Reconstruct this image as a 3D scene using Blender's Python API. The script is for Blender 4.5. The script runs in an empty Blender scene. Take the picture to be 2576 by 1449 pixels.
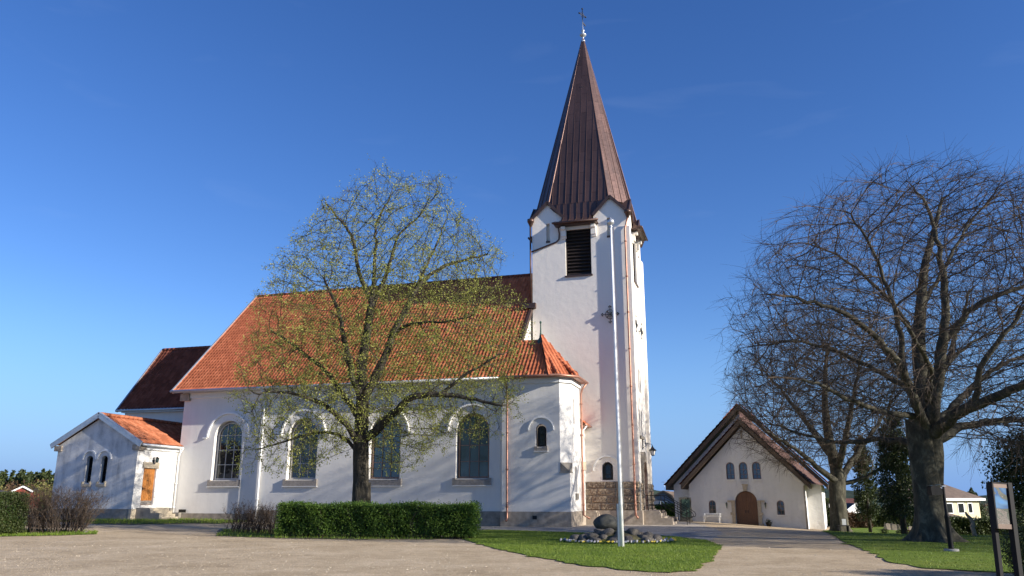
import bpy, bmesh, math, random
import numpy as np
from mathutils import Vector, Matrix
from mathutils.geometry import tessellate_polygon, delaunay_2d_cdt
random.seed(7); RNG = np.random.default_rng(7)
S = bpy.context.scene; COL = S.collection
# ------------------------------------------------------------------ camera
H = 1.65; PITCH = 14.7217; FPX = 2000.0
cd = bpy.data.cameras.new('camera'); cam = bpy.data.objects.new('camera', cd); COL.objects.link(cam)
cam.location = (0, 0, H); cam.rotation_euler = (math.radians(90 + PITCH), 0, 0)
cd.sensor_width = 36; cd.lens = FPX / 2576 * 36; cd.clip_end = 5000; cd.clip_start = 0.1
S.camera = cam
S.render.resolution_x = 1024; S.render.resolution_y = 576
# ------------------------------------------------------------------ sky and sun
SUN = Vector((.842, -.409, .350)).normalized()
W_ = bpy.data.worlds.new('World'); S.world = W_; W_.use_nodes = True
wn = W_.node_tree; wn.nodes.clear()
sky = wn.nodes.new('ShaderNodeTexSky'); sky.sky_type = 'NISHITA'; sky.sun_disc = False
sky.sun_elevation = math.asin(SUN.z); sky.sun_rotation = math.atan2(SUN.x, SUN.y)
sky.air_density = 1.0; sky.dust_density = 0.0; sky.ozone_density = 3.5; sky.altitude = 800
bg = wn.nodes.new('ShaderNodeBackground'); wo = wn.nodes.new('ShaderNodeOutputWorld')
hs = wn.nodes.new('ShaderNodeHueSaturation'); hs.inputs['Saturation'].default_value = 1.2; hs.inputs['Hue'].default_value = 0.514
hs.inputs['Value'].default_value = 0.88
# faint high cirrus
tc = wn.nodes.new('ShaderNodeTexCoord'); mp = wn.nodes.new('ShaderNodeMapping'); mp.inputs['Scale'].default_value = (2.2, 2.2, 9)
mp.inputs['Rotation'].default_value = (0.25, 0.1, 0)
cn = wn.nodes.new('ShaderNodeTexNoise'); cn.inputs['Scale'].default_value = 2.4; cn.inputs['Detail'].default_value = 7; cn.inputs['Distortion'].default_value = 0.6
cr = wn.nodes.new('ShaderNodeMapRange'); cr.inputs[1].default_value = .60; cr.inputs[2].default_value = .9; cr.inputs[3].default_value = 0; cr.inputs[4].default_value = .035
mx = wn.nodes.new('ShaderNodeMix'); mx.data_type = 'RGBA'; mx.inputs[7].default_value = (5.5, 6.2, 7.2, 1)
wn.links.new(tc.outputs['Generated'], mp.inputs[0]); wn.links.new(mp.outputs[0], cn.inputs[0]); wn.links.new(cn.outputs[0], cr.inputs[0])
wn.links.new(sky.outputs[0], hs.inputs['Color']); wn.links.new(hs.outputs[0], mx.inputs[6]); wn.links.new(cr.outputs[0], mx.inputs[0])
# clear air near the horizon: pale blue rather than yellow
sx = wn.nodes.new('ShaderNodeSeparateXYZ'); hz = wn.nodes.new('ShaderNodeMapRange'); hz.interpolation_type = 'SMOOTHSTEP'
hz.inputs[1].default_value = .22; hz.inputs[2].default_value = -.02; hz.inputs[3].default_value = 0; hz.inputs[4].default_value = .97
mh = wn.nodes.new('ShaderNodeMix'); mh.data_type = 'RGBA'; mh.inputs[7].default_value = (0.88, 1.82, 3.95, 1)
wn.links.new(tc.outputs['Generated'], sx.inputs[0]); wn.links.new(sx.outputs['Z'], hz.inputs[0]); wn.links.new(hz.outputs[0], mh.inputs[0])
wn.links.new(mx.outputs[2], mh.inputs[6]); wn.links.new(mh.outputs[2], bg.inputs[0]); wn.links.new(bg.outputs[0], wo.inputs[0])
bg.inputs[1].default_value = 0.115
sd = bpy.data.lights.new('sun', 'SUN'); sd.energy = 5.0; sd.angle = math.radians(0.53); sd.color = (1.0, 0.92, 0.80)
so = bpy.data.objects.new('sun', sd); COL.objects.link(so); so.rotation_euler = SUN.to_track_quat('Z', 'Y').to_euler(); so.location = (60, -30, 40)
S.view_settings.view_transform = 'Standard'; S.view_settings.look = 'None'; S.view_settings.gamma = 1
S.view_settings.use_curve_mapping = False; S.view_settings.exposure = 0.82
try:
    S.cycles.max_bounces = 6; S.cycles.transparent_max_bounces = 8
except Exception: pass

# ------------------------------------------------------------------ terrain and helpers to place things
_t = math.radians(PITCH); CT, ST = math.cos(_t), math.sin(_t)
def sm(t):
    t = np.clip(t, 0, 1); return t * t * (3 - 2 * t)
def g(x, y):
    z = .27 * sm((-x - 12) / 9) * sm((y - 34) / 12)
    z = z - .62 * sm((x - 11) / 13) * sm((y - 33) / 20)
    z = z - 3.2 * sm((y - 68) / 80) * sm((x + 2) / 14)
    z = z - 1.0 * sm((y - 90) / 100) * sm((-x - 2) / 14)
    return z
def gz(x, y): return float(g(x, y))
def ray(u, v):
    b = (724.5 - v) / FPX
    return ((u - 1288) / FPX, CT - b * ST, ST + b * CT)
def at(u, v):                 # where the ray of a photo point meets the ground
    r = ray(u, v); z = 0
    for _ in range(12):
        k = (z - H) / r[2]; x, y = r[0] * k, r[1] * k; z = gz(x, y)
    return x, y
def aty(u, v, y):             # the point of that ray at a given distance
    r = ray(u, v); k = y / r[1]
    return (r[0] * k, y, H + r[2] * k)

# ------------------------------------------------------------------ materials
def new_mat(name):
    m = bpy.data.materials.new(name); m.use_nodes = True
    n = m.node_tree; n.nodes.clear()
    o = n.nodes.new('ShaderNodeOutputMaterial'); p = n.nodes.new('ShaderNodeBsdfPrincipled')
    n.links.new(p.outputs[0], o.inputs[0]); return m, n, p
def noise(n, scale, detail=5, rough=.6, vec=None, dist=0):
    t = n.nodes.new('ShaderNodeTexNoise'); t.inputs['Scale'].default_value = scale; t.inputs['Detail'].default_value = detail
    t.inputs['Roughness'].default_value = rough; t.inputs['Distortion'].default_value = dist
    if vec: n.links.new(vec, t.inputs[0])
    return t
def ramp(n, fac, stops):
    r = n.nodes.new('ShaderNodeValToRGB'); e = r.color_ramp.elements
    while len(e) < len(stops): e.new(.5)
    for i, (p, c) in enumerate(stops): e[i].position = p; e[i].color = (*c, 1)
    n.links.new(fac, r.inputs[0]); return r
def mix(n, f, a, b, mode='MIX'):
    x = n.nodes.new('ShaderNodeMix'); x.data_type = 'RGBA'; x.blend_type = mode
    for s, v in ((0, f), (6, a), (7, b)):
        if hasattr(v, 'is_output'): n.links.new(v, x.inputs[s])
        elif s == 0: x.inputs[0].default_value = v
        else: x.inputs[s].default_value = (*v, 1)
    return x.outputs[2]
def coords(n, obj=True, scale=(1, 1, 1)):
    t = n.nodes.new('ShaderNodeTexCoord'); m = n.nodes.new('ShaderNodeMapping'); m.inputs['Scale'].default_value = scale
    if obj: n.links.new(t.outputs['Object'], m.inputs[0])
    else:
        gm = n.nodes.new('ShaderNodeNewGeometry'); n.links.new(gm.outputs['Position'], m.inputs[0])
    return m.outputs[0]
def bump(n, p, h, strength, dist):
    b = n.nodes.new('ShaderNodeBump'); b.inputs['Strength'].default_value = strength; b.inputs['Distance'].default_value = dist
    n.links.new(h, b.inputs['Height']); n.links.new(b.outputs[0], p.inputs['Normal']); return b
def simple(name, c, rough=.6, metal=0, var=.25, scale=6, bmp=.0, bscale=40, spec=.5, stretch=(1, 1, 1), obj=True, ior=None):
    m, n, p = new_mat(name); v = coords(n, obj, stretch)
    t = noise(n, scale, 6, .62, v)
    r = ramp(n, t.outputs[0], [(.28, tuple(x * (1 - var) for x in c)), (.72, tuple(min(1, x * (1 + var)) for x in c))])
    n.links.new(r.outputs[0], p.inputs['Base Color'])
    p.inputs['Roughness'].default_value = rough; p.inputs['Metallic'].default_value = metal; p.inputs['Specular IOR Level'].default_value = spec
    if ior: p.inputs['IOR'].default_value = ior
    if bmp:
        t2 = noise(n, bscale, 5, .7, v); bump(n, p, t2.outputs[0], 1.0, bmp)
    return m
def plaster(name, c, dirt, amount, scale=.45, uneven=.03):
    m, n, p = new_mat(name); v = coords(n)
    big = noise(n, scale, 8, .68, v, .4); vs = coords(n, True, (1.6, 1.6, .22)); streak = noise(n, 1.5, 6, .7, vs)
    f = n.nodes.new('ShaderNodeMath'); f.operation = 'MULTIPLY'; n.links.new(big.outputs[0], f.inputs[0]); n.links.new(streak.outputs[0], f.inputs[1])
    r = n.nodes.new('ShaderNodeMapRange'); r.inputs[1].default_value = .20; r.inputs[2].default_value = .42; r.inputs[4].default_value = amount
    n.links.new(f.outputs[0], r.inputs[0])
    fine = noise(n, 9, 5, .7, v); fr = n.nodes.new('ShaderNodeMapRange'); fr.inputs[1].default_value = .55; fr.inputs[2].default_value = .8; fr.inputs[4].default_value = amount * .6
    n.links.new(fine.outputs[0], fr.inputs[0])
    a = mix(n, r.outputs[0], c, dirt); b = mix(n, fr.outputs[0], a, dirt)
    # the damp foot of the wall is a little greyer, ragged
    n.links.new(b, p.inputs['Base Color']); p.inputs['Roughness'].default_value = .9; p.inputs['Specular IOR Level'].default_value = .25
    h1 = noise(n, 2.2, 4, .5, v); h2 = noise(n, 45, 4, .7, v)
    ad = n.nodes.new('ShaderNodeMath'); ad.operation = 'MULTIPLY_ADD'; ad.inputs[1].default_value = .12
    n.links.new(h2.outputs[0], ad.inputs[0]); n.links.new(h1.outputs[0], ad.inputs[2])
    bump(n, p, ad.outputs[0], 1.0, uneven); return m
M = {}
M['white'] = plaster('white_plaster', (.71, .69, .655), (.52, .51, .48), .32, .35, .010)
M['tower_white'] = plaster('tower_plaster', (.82, .765, .68), (.66, .62, .56), .3, .3, .014)
M['grey_white'] = plaster('weathered_plaster', (.62, .62, .61), (.28, .29, .30), .95, .9, .02)
M['annex_white'] = plaster('annex_plaster', (.74, .73, .70), (.5, .48, .44), .6, 1.2, .02)
M['chapel_white'] = plaster('chapel_plaster', (.72, .71, .685), (.55, .55, .54), .5, .7, .06)
M['trim'] = simple('white_trim', (.78, .78, .76), .6, var=.05)
M['granite_plain'] = simple('granite_plain', (.34, .285, .225), .85, var=.35, scale=3.5, bmp=.01, bscale=30)
M['granite_grey'] = simple('granite_grey', (.24, .215, .18), .85, var=.4, scale=3, bmp=.01, bscale=30)
M['granite_rough'] = simple('granite_rough', (.29, .25, .20), .9, var=.45, scale=5, bmp=.06, bscale=9)
M['sandstone'] = simple('sandstone', (.42, .36, .27), .85, var=.25, scale=7, bmp=.01)
M['sill'] = simple('sill_stone', (.28, .25, .22), .8, var=.3, scale=8, bmp=.006)
M['copper_new'] = simple('copper_new', (.36, .18, .125), .45, .55, .25, 4)
M['copper'] = None
M['copper_trim'] = simple('copper_trim', (.10, .060, .048), .45, .55, .3, 5)
M['zinc'] = simple('zinc', (.50, .52, .54), .4, .6, .15, 4)
M['zinc_white'] = simple('painted_gutter', (.72, .73, .73), .5, 0, .08, 4)
M['iron'] = simple('black_iron', (.012, .012, .013), .45, .3, .2, 10)
M['verdigris'] = simple('verdigris', (.05, .10, .075), .6, .2, .3, 12)
M['seam'] = simple('copper_seams', (.15, .088, .072), .45, .5, .2, 5)
M['bark_pale'] = simple('weathered_wood', (.30, .23, .16), .9, var=.5, scale=8)
M['louvre'] = simple('louvre_wood', (.022, .014, .011), .6, var=.4, scale=6, stretch=(1, 1, 6))
M['frame_wood'] = simple('window_frame', (.42, .40, .38), .5, var=.1)
M['frame_brown'] = simple('window_frame_brown', (.22, .14, .11), .6, var=.2)
def wood(name, c, dark, sc=7):
    m, n, p = new_mat(name); v = coords(n, True, (9, 9, .5)); t = noise(n, sc * .4, 8, .7, v)
    r = ramp(n, t.outputs[0], [(.3, dark), (.65, c)]); n.links.new(r.outputs[0], p.inputs['Base Color'])
    p.inputs['Roughness'].default_value = .5; bump(n, p, t.outputs[0], .6, .005); return m
M['door_oak'] = wood('door_oak', (.52, .21, .045), (.33, .115, .022))
M['door_orange'] = wood('door_orange', (.46, .16, .045), (.28, .08, .02))
M['door_dark'] = wood('door_dark', (.19, .085, .03), (.06, .028, .014))
def glassy(name, c, ior=1.9, rough=.04, var=.3, scale=1.2):
    m, n, p = new_mat(name); v = coords(n); t = noise(n, scale, 3, .5, v)
    r = ramp(n, t.outputs[0], [(.3, tuple(x * (1 - var) for x in c)), (.7, tuple(x * (1 + var) for x in c))])
    n.links.new(r.outputs[0], p.inputs['Base Color']); p.inputs['Roughness'].default_value = rough; p.inputs['IOR'].default_value = ior
    t2 = noise(n, 1.8, 2, .5, v); bump(n, p, t2.outputs[0], .5, .02); return m
M['glass'] = glassy('window_glass', (.030, .045, .050))
M['glass_clear'] = glassy('window_glass_clear', (.012, .014, .014), 1.75)
M['glass_green'] = glassy('window_glass_screened', (.045, .085, .085), 1.8, .12)
M['glass_dark'] = glassy('window_glass_dark', (.008, .009, .009), 1.5, .1)
# copper spire sheets with staggered cross seams (uv in metres)
def copper_sheets(name, c1, c2, rough=.42, metal=.55):
    m, n, p = new_mat(name); uv = n.nodes.new('ShaderNodeUVMap'); mp = n.nodes.new('ShaderNodeMapping')
    mp.inputs['Rotation'].default_value = (0, 0, math.pi / 2); n.links.new(uv.outputs[0], mp.inputs[0])
    b = n.nodes.new('ShaderNodeTexBrick'); b.inputs['Scale'].default_value = 1; b.inputs['Brick Width'].default_value = 1.75; b.inputs['Row Height'].default_value = .46
    b.inputs['Mortar Size'].default_value = .014; b.inputs['Color1'].default_value = (*c1, 1); b.inputs['Color2'].default_value = (*c2, 1); b.inputs['Mortar'].default_value = (*[x * .35 for x in c1], 1)
    b.offset = .42; n.links.new(mp.outputs[0], b.inputs[0])
    t = noise(n, 1.4, 6, .65, coords(n, True, (1, 1, .35))); r = ramp(n, t.outputs[0], [(.3, (.72, .72, .75)), (.7, (1.15, 1.08, 1.05))])
    cc = mix(n, 1.0, b.outputs[0], r.outputs[0], 'MULTIPLY'); n.links.new(cc, p.inputs['Base Color'])
    p.inputs['Roughness'].default_value = rough; p.inputs['Metallic'].default_value = metal
    t2 = noise(n, 2.5, 3, .5, coords(n)); bump(n, p, t2.outputs[0], .5, .03); return m
M['copper'] = copper_sheets('copper_spire_sheets', (.135, .082, .070), (.095, .060, .053))
def tiles(name, c1, c2, c3, moss=0.0, rough=.75):
    m, n, p = new_mat(name); uv = n.nodes.new('ShaderNodeUVMap')
    fl = n.nodes.new('ShaderNodeVectorMath'); fl.operation = 'FLOOR'; n.links.new(uv.outputs[0], fl.inputs[0])
    w = n.nodes.new('ShaderNodeTexWhiteNoise'); w.noise_dimensions = '2D'; n.links.new(fl.outputs[0], w.inputs[0])
    r = ramp(n, w.outputs[0], [(0, c1), (.55, c2), (1, c3)])
    t = noise(n, .8, 6, .7, coords(n)); r2 = ramp(n, t.outputs[0], [(.3, (.84, .82, .82)), (.7, (1.08, 1.07, 1.06))])
    cc = mix(n, 1.0, r.outputs[0], r2.outputs[0], 'MULTIPLY')
    if moss:
        t3 = noise(n, 5, 6, .7, coords(n)); f = n.nodes.new('ShaderNodeMapRange'); f.inputs[1].default_value = .52; f.inputs[2].default_value = .75; f.inputs[4].default_value = moss
        n.links.new(t3.outputs[0], f.inputs[0]); cc = mix(n, f.outputs[0], cc, (.13, .10, .06))
    n.links.new(cc, p.inputs['Base Color']); p.inputs['Roughness'].default_value = rough; p.inputs['Specular IOR Level'].default_value = .15; return m
M['tile'] = tiles('clay_tiles', (.36, .108, .052), (.44, .135, .064), (.52, .175, .088), .15)
M['tile_old'] = tiles('old_clay_tiles', (.26, .085, .04), (.34, .115, .055), (.42, .16, .085), .55)
M['tile_brown'] = tiles('brown_tiles', (.12, .038, .022), (.16, .05, .03), (.21, .07, .045), .1)
def granite_blocks():
    m, n, p = new_mat('granite_blocks'); v = coords(n); t = noise(n, 5.5, 7, .7, v, .3)
    oi = n.nodes.new('ShaderNodeAttribute'); oi.attribute_name = 'blk'; oi.attribute_type = 'GEOMETRY'
    r = ramp(n, t.outputs[0], [(.3, (.15, .12, .095)), (.55, (.27, .22, .165)), (.75, (.40, .34, .27))])
    r2 = ramp(n, oi.outputs['Fac'], [(0, (.75, .72, .70)), (1, (1.2, 1.15, 1.05))])
    n.links.new(mix(n, 1.0, r.outputs[0], r2.outputs[0], 'MULTIPLY'), p.inputs['Base Color']); p.inputs['Roughness'].default_value = .9
    t2 = noise(n, 6.5, 6, .72, v, .5); bump(n, p, t2.outputs[0], 1.0, .10); return m
M['blocks'] = granite_blocks()
M['mortar'] = simple('mortar', (.40, .37, .32), .9, var=.15, scale=12)
def bark(name, a, b, c, sc=(1, 1, .35), s=5, bmp=.03):
    m, n, p = new_mat(name); v = coords(n, False, sc); t = noise(n, s, 8, .7, v, .4)
    r = ramp(n, t.outputs[0], [(.3, a), (.52, b), (.74, c)]); n.links.new(r.outputs[0], p.inputs['Base Color'])
    p.inputs['Roughness'].default_value = .9; p.inputs['Specular IOR Level'].default_value = .2
    if bmp: bump(n, p, t.outputs[0], 1.0, bmp)
    return m
M['bark_linden'] = bark('linden_bark', (.02, .017, .012), (.05, .044, .033), (.15, .13, .10), (1.5, 1.5, .3), 6, .05)
M['bark_beech'] = bark('beech_bark', (.025, .024, .018), (.065, .06, .044), (.17, .16, .115), (1, 1, .6), 3.2, .03)
M['twig_beech'] = bark('beech_twig', (.045, .032, .024), (.09, .068, .05), (.17, .13, .10), (1, 1, 1), 9, 0)
M['twig_linden'] = bark('linden_twig', (.03, .025, .02), (.06, .05, .035), (.10, .085, .06), (1, 1, 1), 9, 0)
M['twig_hedge'] = bark('hedge_twig', (.025, .018, .014), (.06, .045, .035), (.13, .10, .075), (1, 1, 1), 12, 0)
def leafm(name, a, b, c, trans=.35, s=1.2):
    m = bpy.data.materials.new(name); m.use_nodes = True; n = m.node_tree; n.nodes.clear()
    o = n.nodes.new('ShaderNodeOutputMaterial'); gm = n.nodes.new('ShaderNodeNewGeometry')
    r = ramp(n, gm.outputs['Random Per Island'], [(0, a), (.5, b), (1, c)])
    t = noise(n, s, 3, .6, coords(n, False)); r2 = ramp(n, t.outputs[0], [(.35, (.75, .8, .75)), (.65, (1.2, 1.12, 1.0))])
    cc = mix(n, 1.0, r.outputs[0], r2.outputs[0], 'MULTIPLY')
    d = n.nodes.new('ShaderNodeBsdfPrincipled'); d.inputs['Roughness'].default_value = .55; d.inputs['Specular IOR Level'].default_value = .35
    tr = n.nodes.new('ShaderNodeBsdfTranslucent'); mxx = n.nodes.new('ShaderNodeMixShader'); mxx.inputs[0].default_value = trans
    n.links.new(cc, d.inputs['Base Color']); n.links.new(cc, tr.inputs[0]); n.links.new(d.outputs[0], mxx.inputs[1]); n.links.new(tr.outputs[0], mxx.inputs[2])
    n.links.new(mxx.outputs[0], o.inputs[0]); return m
M['leaf_linden'] = leafm('linden_leaves', (.22, .25, .05), (.33, .36, .08), (.46, .46, .14), .45)
M['leaf_hedge'] = leafm('hedge_leaves', (.05, .10, .015), (.10, .19, .028), (.17, .28, .045), .35)
M['leaf_dark'] = leafm('evergreen_leaves', (.022, .036, .012), (.045, .065, .02), (.09, .115, .035), .2)
M['leaf_brown'] = leafm('brown_leaves', (.06, .035, .02), (.10, .06, .035), (.15, .09, .05), .2)
M['leaf_pale'] = leafm('spring_foliage', (.13, .14, .035), (.20, .21, .05), (.24, .20, .10), .3)
M['grass'] = leafm('grass_blades', (.09, .15, .016), (.15, .235, .026), (.23, .30, .04), .3, .5)
def ground_mat(name, cols, big=.35, fine=30, bmp=.02, rough=.95, stretch=(1, 1, 1), speck=None):
    m, n, p = new_mat(name); v = coords(n, False, stretch); t = noise(n, big, 8, .66, v, .3)
    r = ramp(n, t.outputs[0], [(.3, cols[0]), (.5, cols[1]), (.7, cols[2])])
    f = noise(n, fine, 6, .75, v); r2 = ramp(n, f.outputs[0], [(.3, (.55, .55, .55)), (.7, (1.4, 1.38, 1.35))])
    cc = mix(n, 1.0, r.outputs[0], r2.outputs[0], 'MULTIPLY')
    if stretch == (1, 1, 1) and big < 1:
        vm = coords(n, False, (.8, 1.1, 1)); md = noise(n, 2.6, 9, .78, vm, .8); r3 = ramp(n, md.outputs[0], [(.32, (.72, .70, .66)), (.5, (1, 1, 1)), (.68, (1.12, 1.1, 1.08))])
        cc = mix(n, 1.0, cc, r3.outputs[0], 'MULTIPLY')
    if speck:
        vo = n.nodes.new('ShaderNodeTexVoronoi'); vo.inputs['Scale'].default_value = 14; n.links.new(v, vo.inputs[0])
        mr = n.nodes.new('ShaderNodeMapRange'); mr.inputs[1].default_value = .16; mr.inputs[2].default_value = .10; n.links.new(vo.outputs['Distance'], mr.inputs[0])
        cc = mix(n, mr.outputs[0], cc, speck)
    n.links.new(cc, p.inputs['Base Color']); p.inputs['Roughness'].default_value = rough; p.inputs['Specular IOR Level'].default_value = .2
    bump(n, p, f.outputs[0], 1.0, bmp); return m
M['gravel'] = ground_mat('gravel_tan', [(.36, .28, .18), (.46, .365, .245), (.54, .44, .31)], .45, 22, .03, speck=(.42, .38, .31))
M['gravel_grey'] = ground_mat('gravel_grey', [(.26, .24, .21), (.36, .33, .29), (.46, .43, .38)], .8, 14, .04, speck=(.48, .46, .42))
M['lawn'] = ground_mat('lawn_turf', [(.09, .14, .016), (.13, .195, .024), (.18, .22, .035)], .6, 18, .05)
M['dirt'] = ground_mat('dirt_grass', [(.10, .085, .045), (.13, .115, .06), (.07, .10, .03)], .9, 18, .03)
M['field'] = ground_mat('field', [(.06, .09, .025), (.10, .12, .04), (.15, .14, .06)], .03, 2, .05)
M['hill'] = ground_mat('hill_forest', [(.022, .038, .022), (.032, .050, .028), (.05, .062, .038)], .05, .5, .3)
M['stone'] = simple('field_stone', (.12, .105, .085), .85, var=.5, scale=5, bmp=.03, bscale=9)
M['boulder'] = simple('boulder_stone', (.075, .072, .058), .85, var=.45, scale=2.5, bmp=.02, bscale=9)
M['pole_white'] = simple('pole_paint', (.80, .80, .79), .35, var=.03)
M['pole_grey'] = simple('pole_socket', (.13, .17, .22), .5, .2, .15)
M['black_paint'] = simple('black_paint', (.008, .008, .009), .6, 0, .15, spec=.2)
M['concrete'] = simple('concrete', (.30, .29, .26), .9, var=.2, scale=10)

# ------------------------------------------------------------------ mesh builder
class MB:
    def __init__(s): s.v = []; s.f = []; s.uv = {}; s.sm = []
    def add(s, vs, fs, smooth=False, uvs=None):
        o = len(s.v); s.v.extend([tuple(map(float, p)) for p in vs])
        for i, f in enumerate(fs):
            if uvs: s.uv[len(s.f)] = [uvs[k] for k in f]
            s.f.append([o + k for k in f]); s.sm.append(smooth)
    def box(s, x0, x1, y0, y1, z0, z1):
        vs = [(x, y, z) for z in (z0, z1) for y in (y0, y1) for x in (x0, x1)]
        s.add(vs, [(0, 1, 3, 2), (4, 6, 7, 5), (0, 4, 5, 1), (2, 3, 7, 6), (0, 2, 6, 4), (1, 5, 7, 3)]); return s
    def bar(s, p, q, w, h, up=(0, 0, 1)):        # box between two points
        p, q = Vector(p), Vector(q); d = (q - p).normalized(); up = Vector(up)
        r = d.cross(up); 
        if r.length < 1e-4: r = d.cross(Vector((1, 0, 0)))
        r.normalize(); t = r.cross(d).normalized()
        vs = [c + r * (sx * w / 2) + t * (sz * h / 2) for c in (p, q) for sx, sz in ((-1, -1), (1, -1), (1, 1), (-1, 1))]
        s.add(vs, [(0, 1, 2, 3), (4, 7, 6, 5), (0, 4, 5, 1), (1, 5, 6, 2), (2, 6, 7, 3), (3, 7, 4, 0)]); return s
    def tube(s, path, r, k=8, cap=True):
        path = [Vector(p) for p in path]; n = len(path); rr = r if isinstance(r, (list, tuple)) else [r] * n
        vs = []; ref = None
        for i, p in enumerate(path):
            d = (path[min(i + 1, n - 1)] - path[max(i - 1, 0)]).normalized()
            if ref is None: ref = d.orthogonal().normalized()
            ref = (ref - d * ref.dot(d)).normalized(); b = d.cross(ref)
            for j in range(k):
                a = 2 * math.pi * j / k; vs.append(p + (ref * math.cos(a) + b * math.sin(a)) * rr[i])
        fs = [(i * k + j, i * k + (j + 1) % k, (i + 1) * k + (j + 1) % k, (i + 1) * k + j) for i in range(n - 1) for j in range(k)]
        if cap: fs += [tuple(range(k - 1, -1, -1)), tuple(range((n - 1) * k, n * k))]
        s.add(vs, fs, True); return s
    def lathe(s, prof, c=(0, 0, 0), k=16):       # profile (r, z)
        vs = [(c[0] + r * math.cos(2 * math.pi * j / k), c[1] + r * math.sin(2 * math.pi * j / k), c[2] + z) for r, z in prof for j in range(k)]
        fs = [(i * k + j, i * k + (j + 1) % k, (i + 1) * k + (j + 1) % k, (i + 1) * k + j) for i in range(len(prof) - 1) for j in range(k)]
        s.add(vs, fs, True); return s
    def extrude(s, poly, fn, d0, d1):            # polygon (s, z), fn(s, z, d) -> xyz
        n = len(poly); vs = [fn(p[0], p[1], d0) for p in poly] + [fn(p[0], p[1], d1) for p in poly]
        tr = tessellate_polygon([[Vector((p[0], p[1], 0)) for p in poly]])
        fs = [tuple(t) for t in tr] + [tuple(i + n for i in reversed(t)) for t in tr] + [(i, (i + 1) % n, (i + 1) % n + n, i + n) for i in range(n)]
        s.add(vs, fs); return s
    def panel(s, outer, holes, fn, depth=.3, d=0):   # wall skin with real openings and reveals
        rings = [[Vector((p[0], p[1], 0)) for p in r] for r in [outer] + holes]
        allp = [p for r in rings for p in r]
        s.add([fn(p.x, p.y, d) for p in allp], [tuple(t) for t in tessellate_polygon(rings)])
        for h in holes:
            n = len(h); s.add([fn(p[0], p[1], d) for p in h] + [fn(p[0], p[1], d - depth) for p in h], [(i, (i + 1) % n, (i + 1) % n + n, i + n) for i in range(n)])
        return s
    def band(s, outer, inner, fn, d0, d1, closed=True):  # strip between two outlines, with thickness
        n = len(outer); vs = [fn(p[0], p[1], dd) for dd in (d0, d1) for r in (outer, inner) for p in r]
        m_ = n if closed else n - 1; fs = []
        for i in range(m_):
            j = (i + 1) % n
            fs += [(i, j, n + j, n + i), (2 * n + i, 3 * n + i, 3 * n + j, 2 * n + j), (i, 2 * n + i, 2 * n + j, j), (n + i, n + j, 3 * n + j, 3 * n + i)]
        if not closed: fs += [(0, n, 3 * n, 2 * n), (n - 1, 3 * n - 1, 4 * n - 1, 2 * n - 1)]
        s.add(vs, fs); return s
    def build(s, name, m, parent=None, uvdefault=False):
        me = bpy.data.meshes.new(name); me.from_pydata(s.v, [], s.f); me.update()
        if any(s.sm): me.polygons.foreach_set('use_smooth', s.sm)
        if s.uv:
            l = me.uv_layers.new(name='UVMap'); flat = np.zeros((len(me.loops), 2))
            for fi, us in s.uv.items():
                st = me.polygons[fi].loop_start
                for k, u in enumerate(us): flat[st + k] = u
            l.data.foreach_set('uv', flat.ravel())
        me.materials.append(m if not isinstance(m, str) else M[m])
        o = bpy.data.objects.new(name, me); COL.objects.link(o); o.parent = parent; return o
def tag(o, label=None, cat=None, group=None, kind=None):
    for k, v in (('label', label), ('category', cat), ('group', group), ('kind', kind)):
        if v: o[k] = v
    return o
def empty(name, loc, rz=0, label=None, cat=None, group=None):
    o = bpy.data.objects.new(name, None); COL.objects.link(o); o.location = loc; o.rotation_euler = (0, 0, rz); o.empty_display_size = .3
    return tag(o, label, cat, group)
def npmesh(name, V, F, m, parent=None, smooth=False):  # V (n,3), F (m,k)
    me = bpy.data.meshes.new(name); k = F.shape[1]
    me.vertices.add(len(V)); me.vertices.foreach_set('co', V.astype(np.float32).ravel())
    me.loops.add(F.size); me.loops.foreach_set('vertex_index', F.astype(np.int32).ravel())
    me.polygons.add(len(F)); me.polygons.foreach_set('loop_start', np.arange(0, F.size, k, dtype=np.int32)); 
    me.update(calc_edges=True)
    me.polygons.foreach_set('use_smooth', [smooth] * len(F))
    me.materials.append(M[m] if isinstance(m, str) else m)
    o = bpy.data.objects.new(name, me); COL.objects.link(o); o.parent = parent; return o
def arch(c, w, z0, zt, n=14):                 # round-arched outline, counter-clockwise
    r = w / 2; zs = zt - r
    return [(c - r, z0), (c + r, z0)] + [(c + r * math.cos(math.pi * i / n), zs + r * math.sin(math.pi * i / n)) for i in range(n + 1)]
def rect(x0, x1, z0, z1): return [(x0, z0), (x1, z0), (x1, z1), (x0, z1)]
def inset_arch(c, w, z0, zt, t, n=14): return arch(c, w - 2 * t, z0 + t, zt - t, n)
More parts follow.
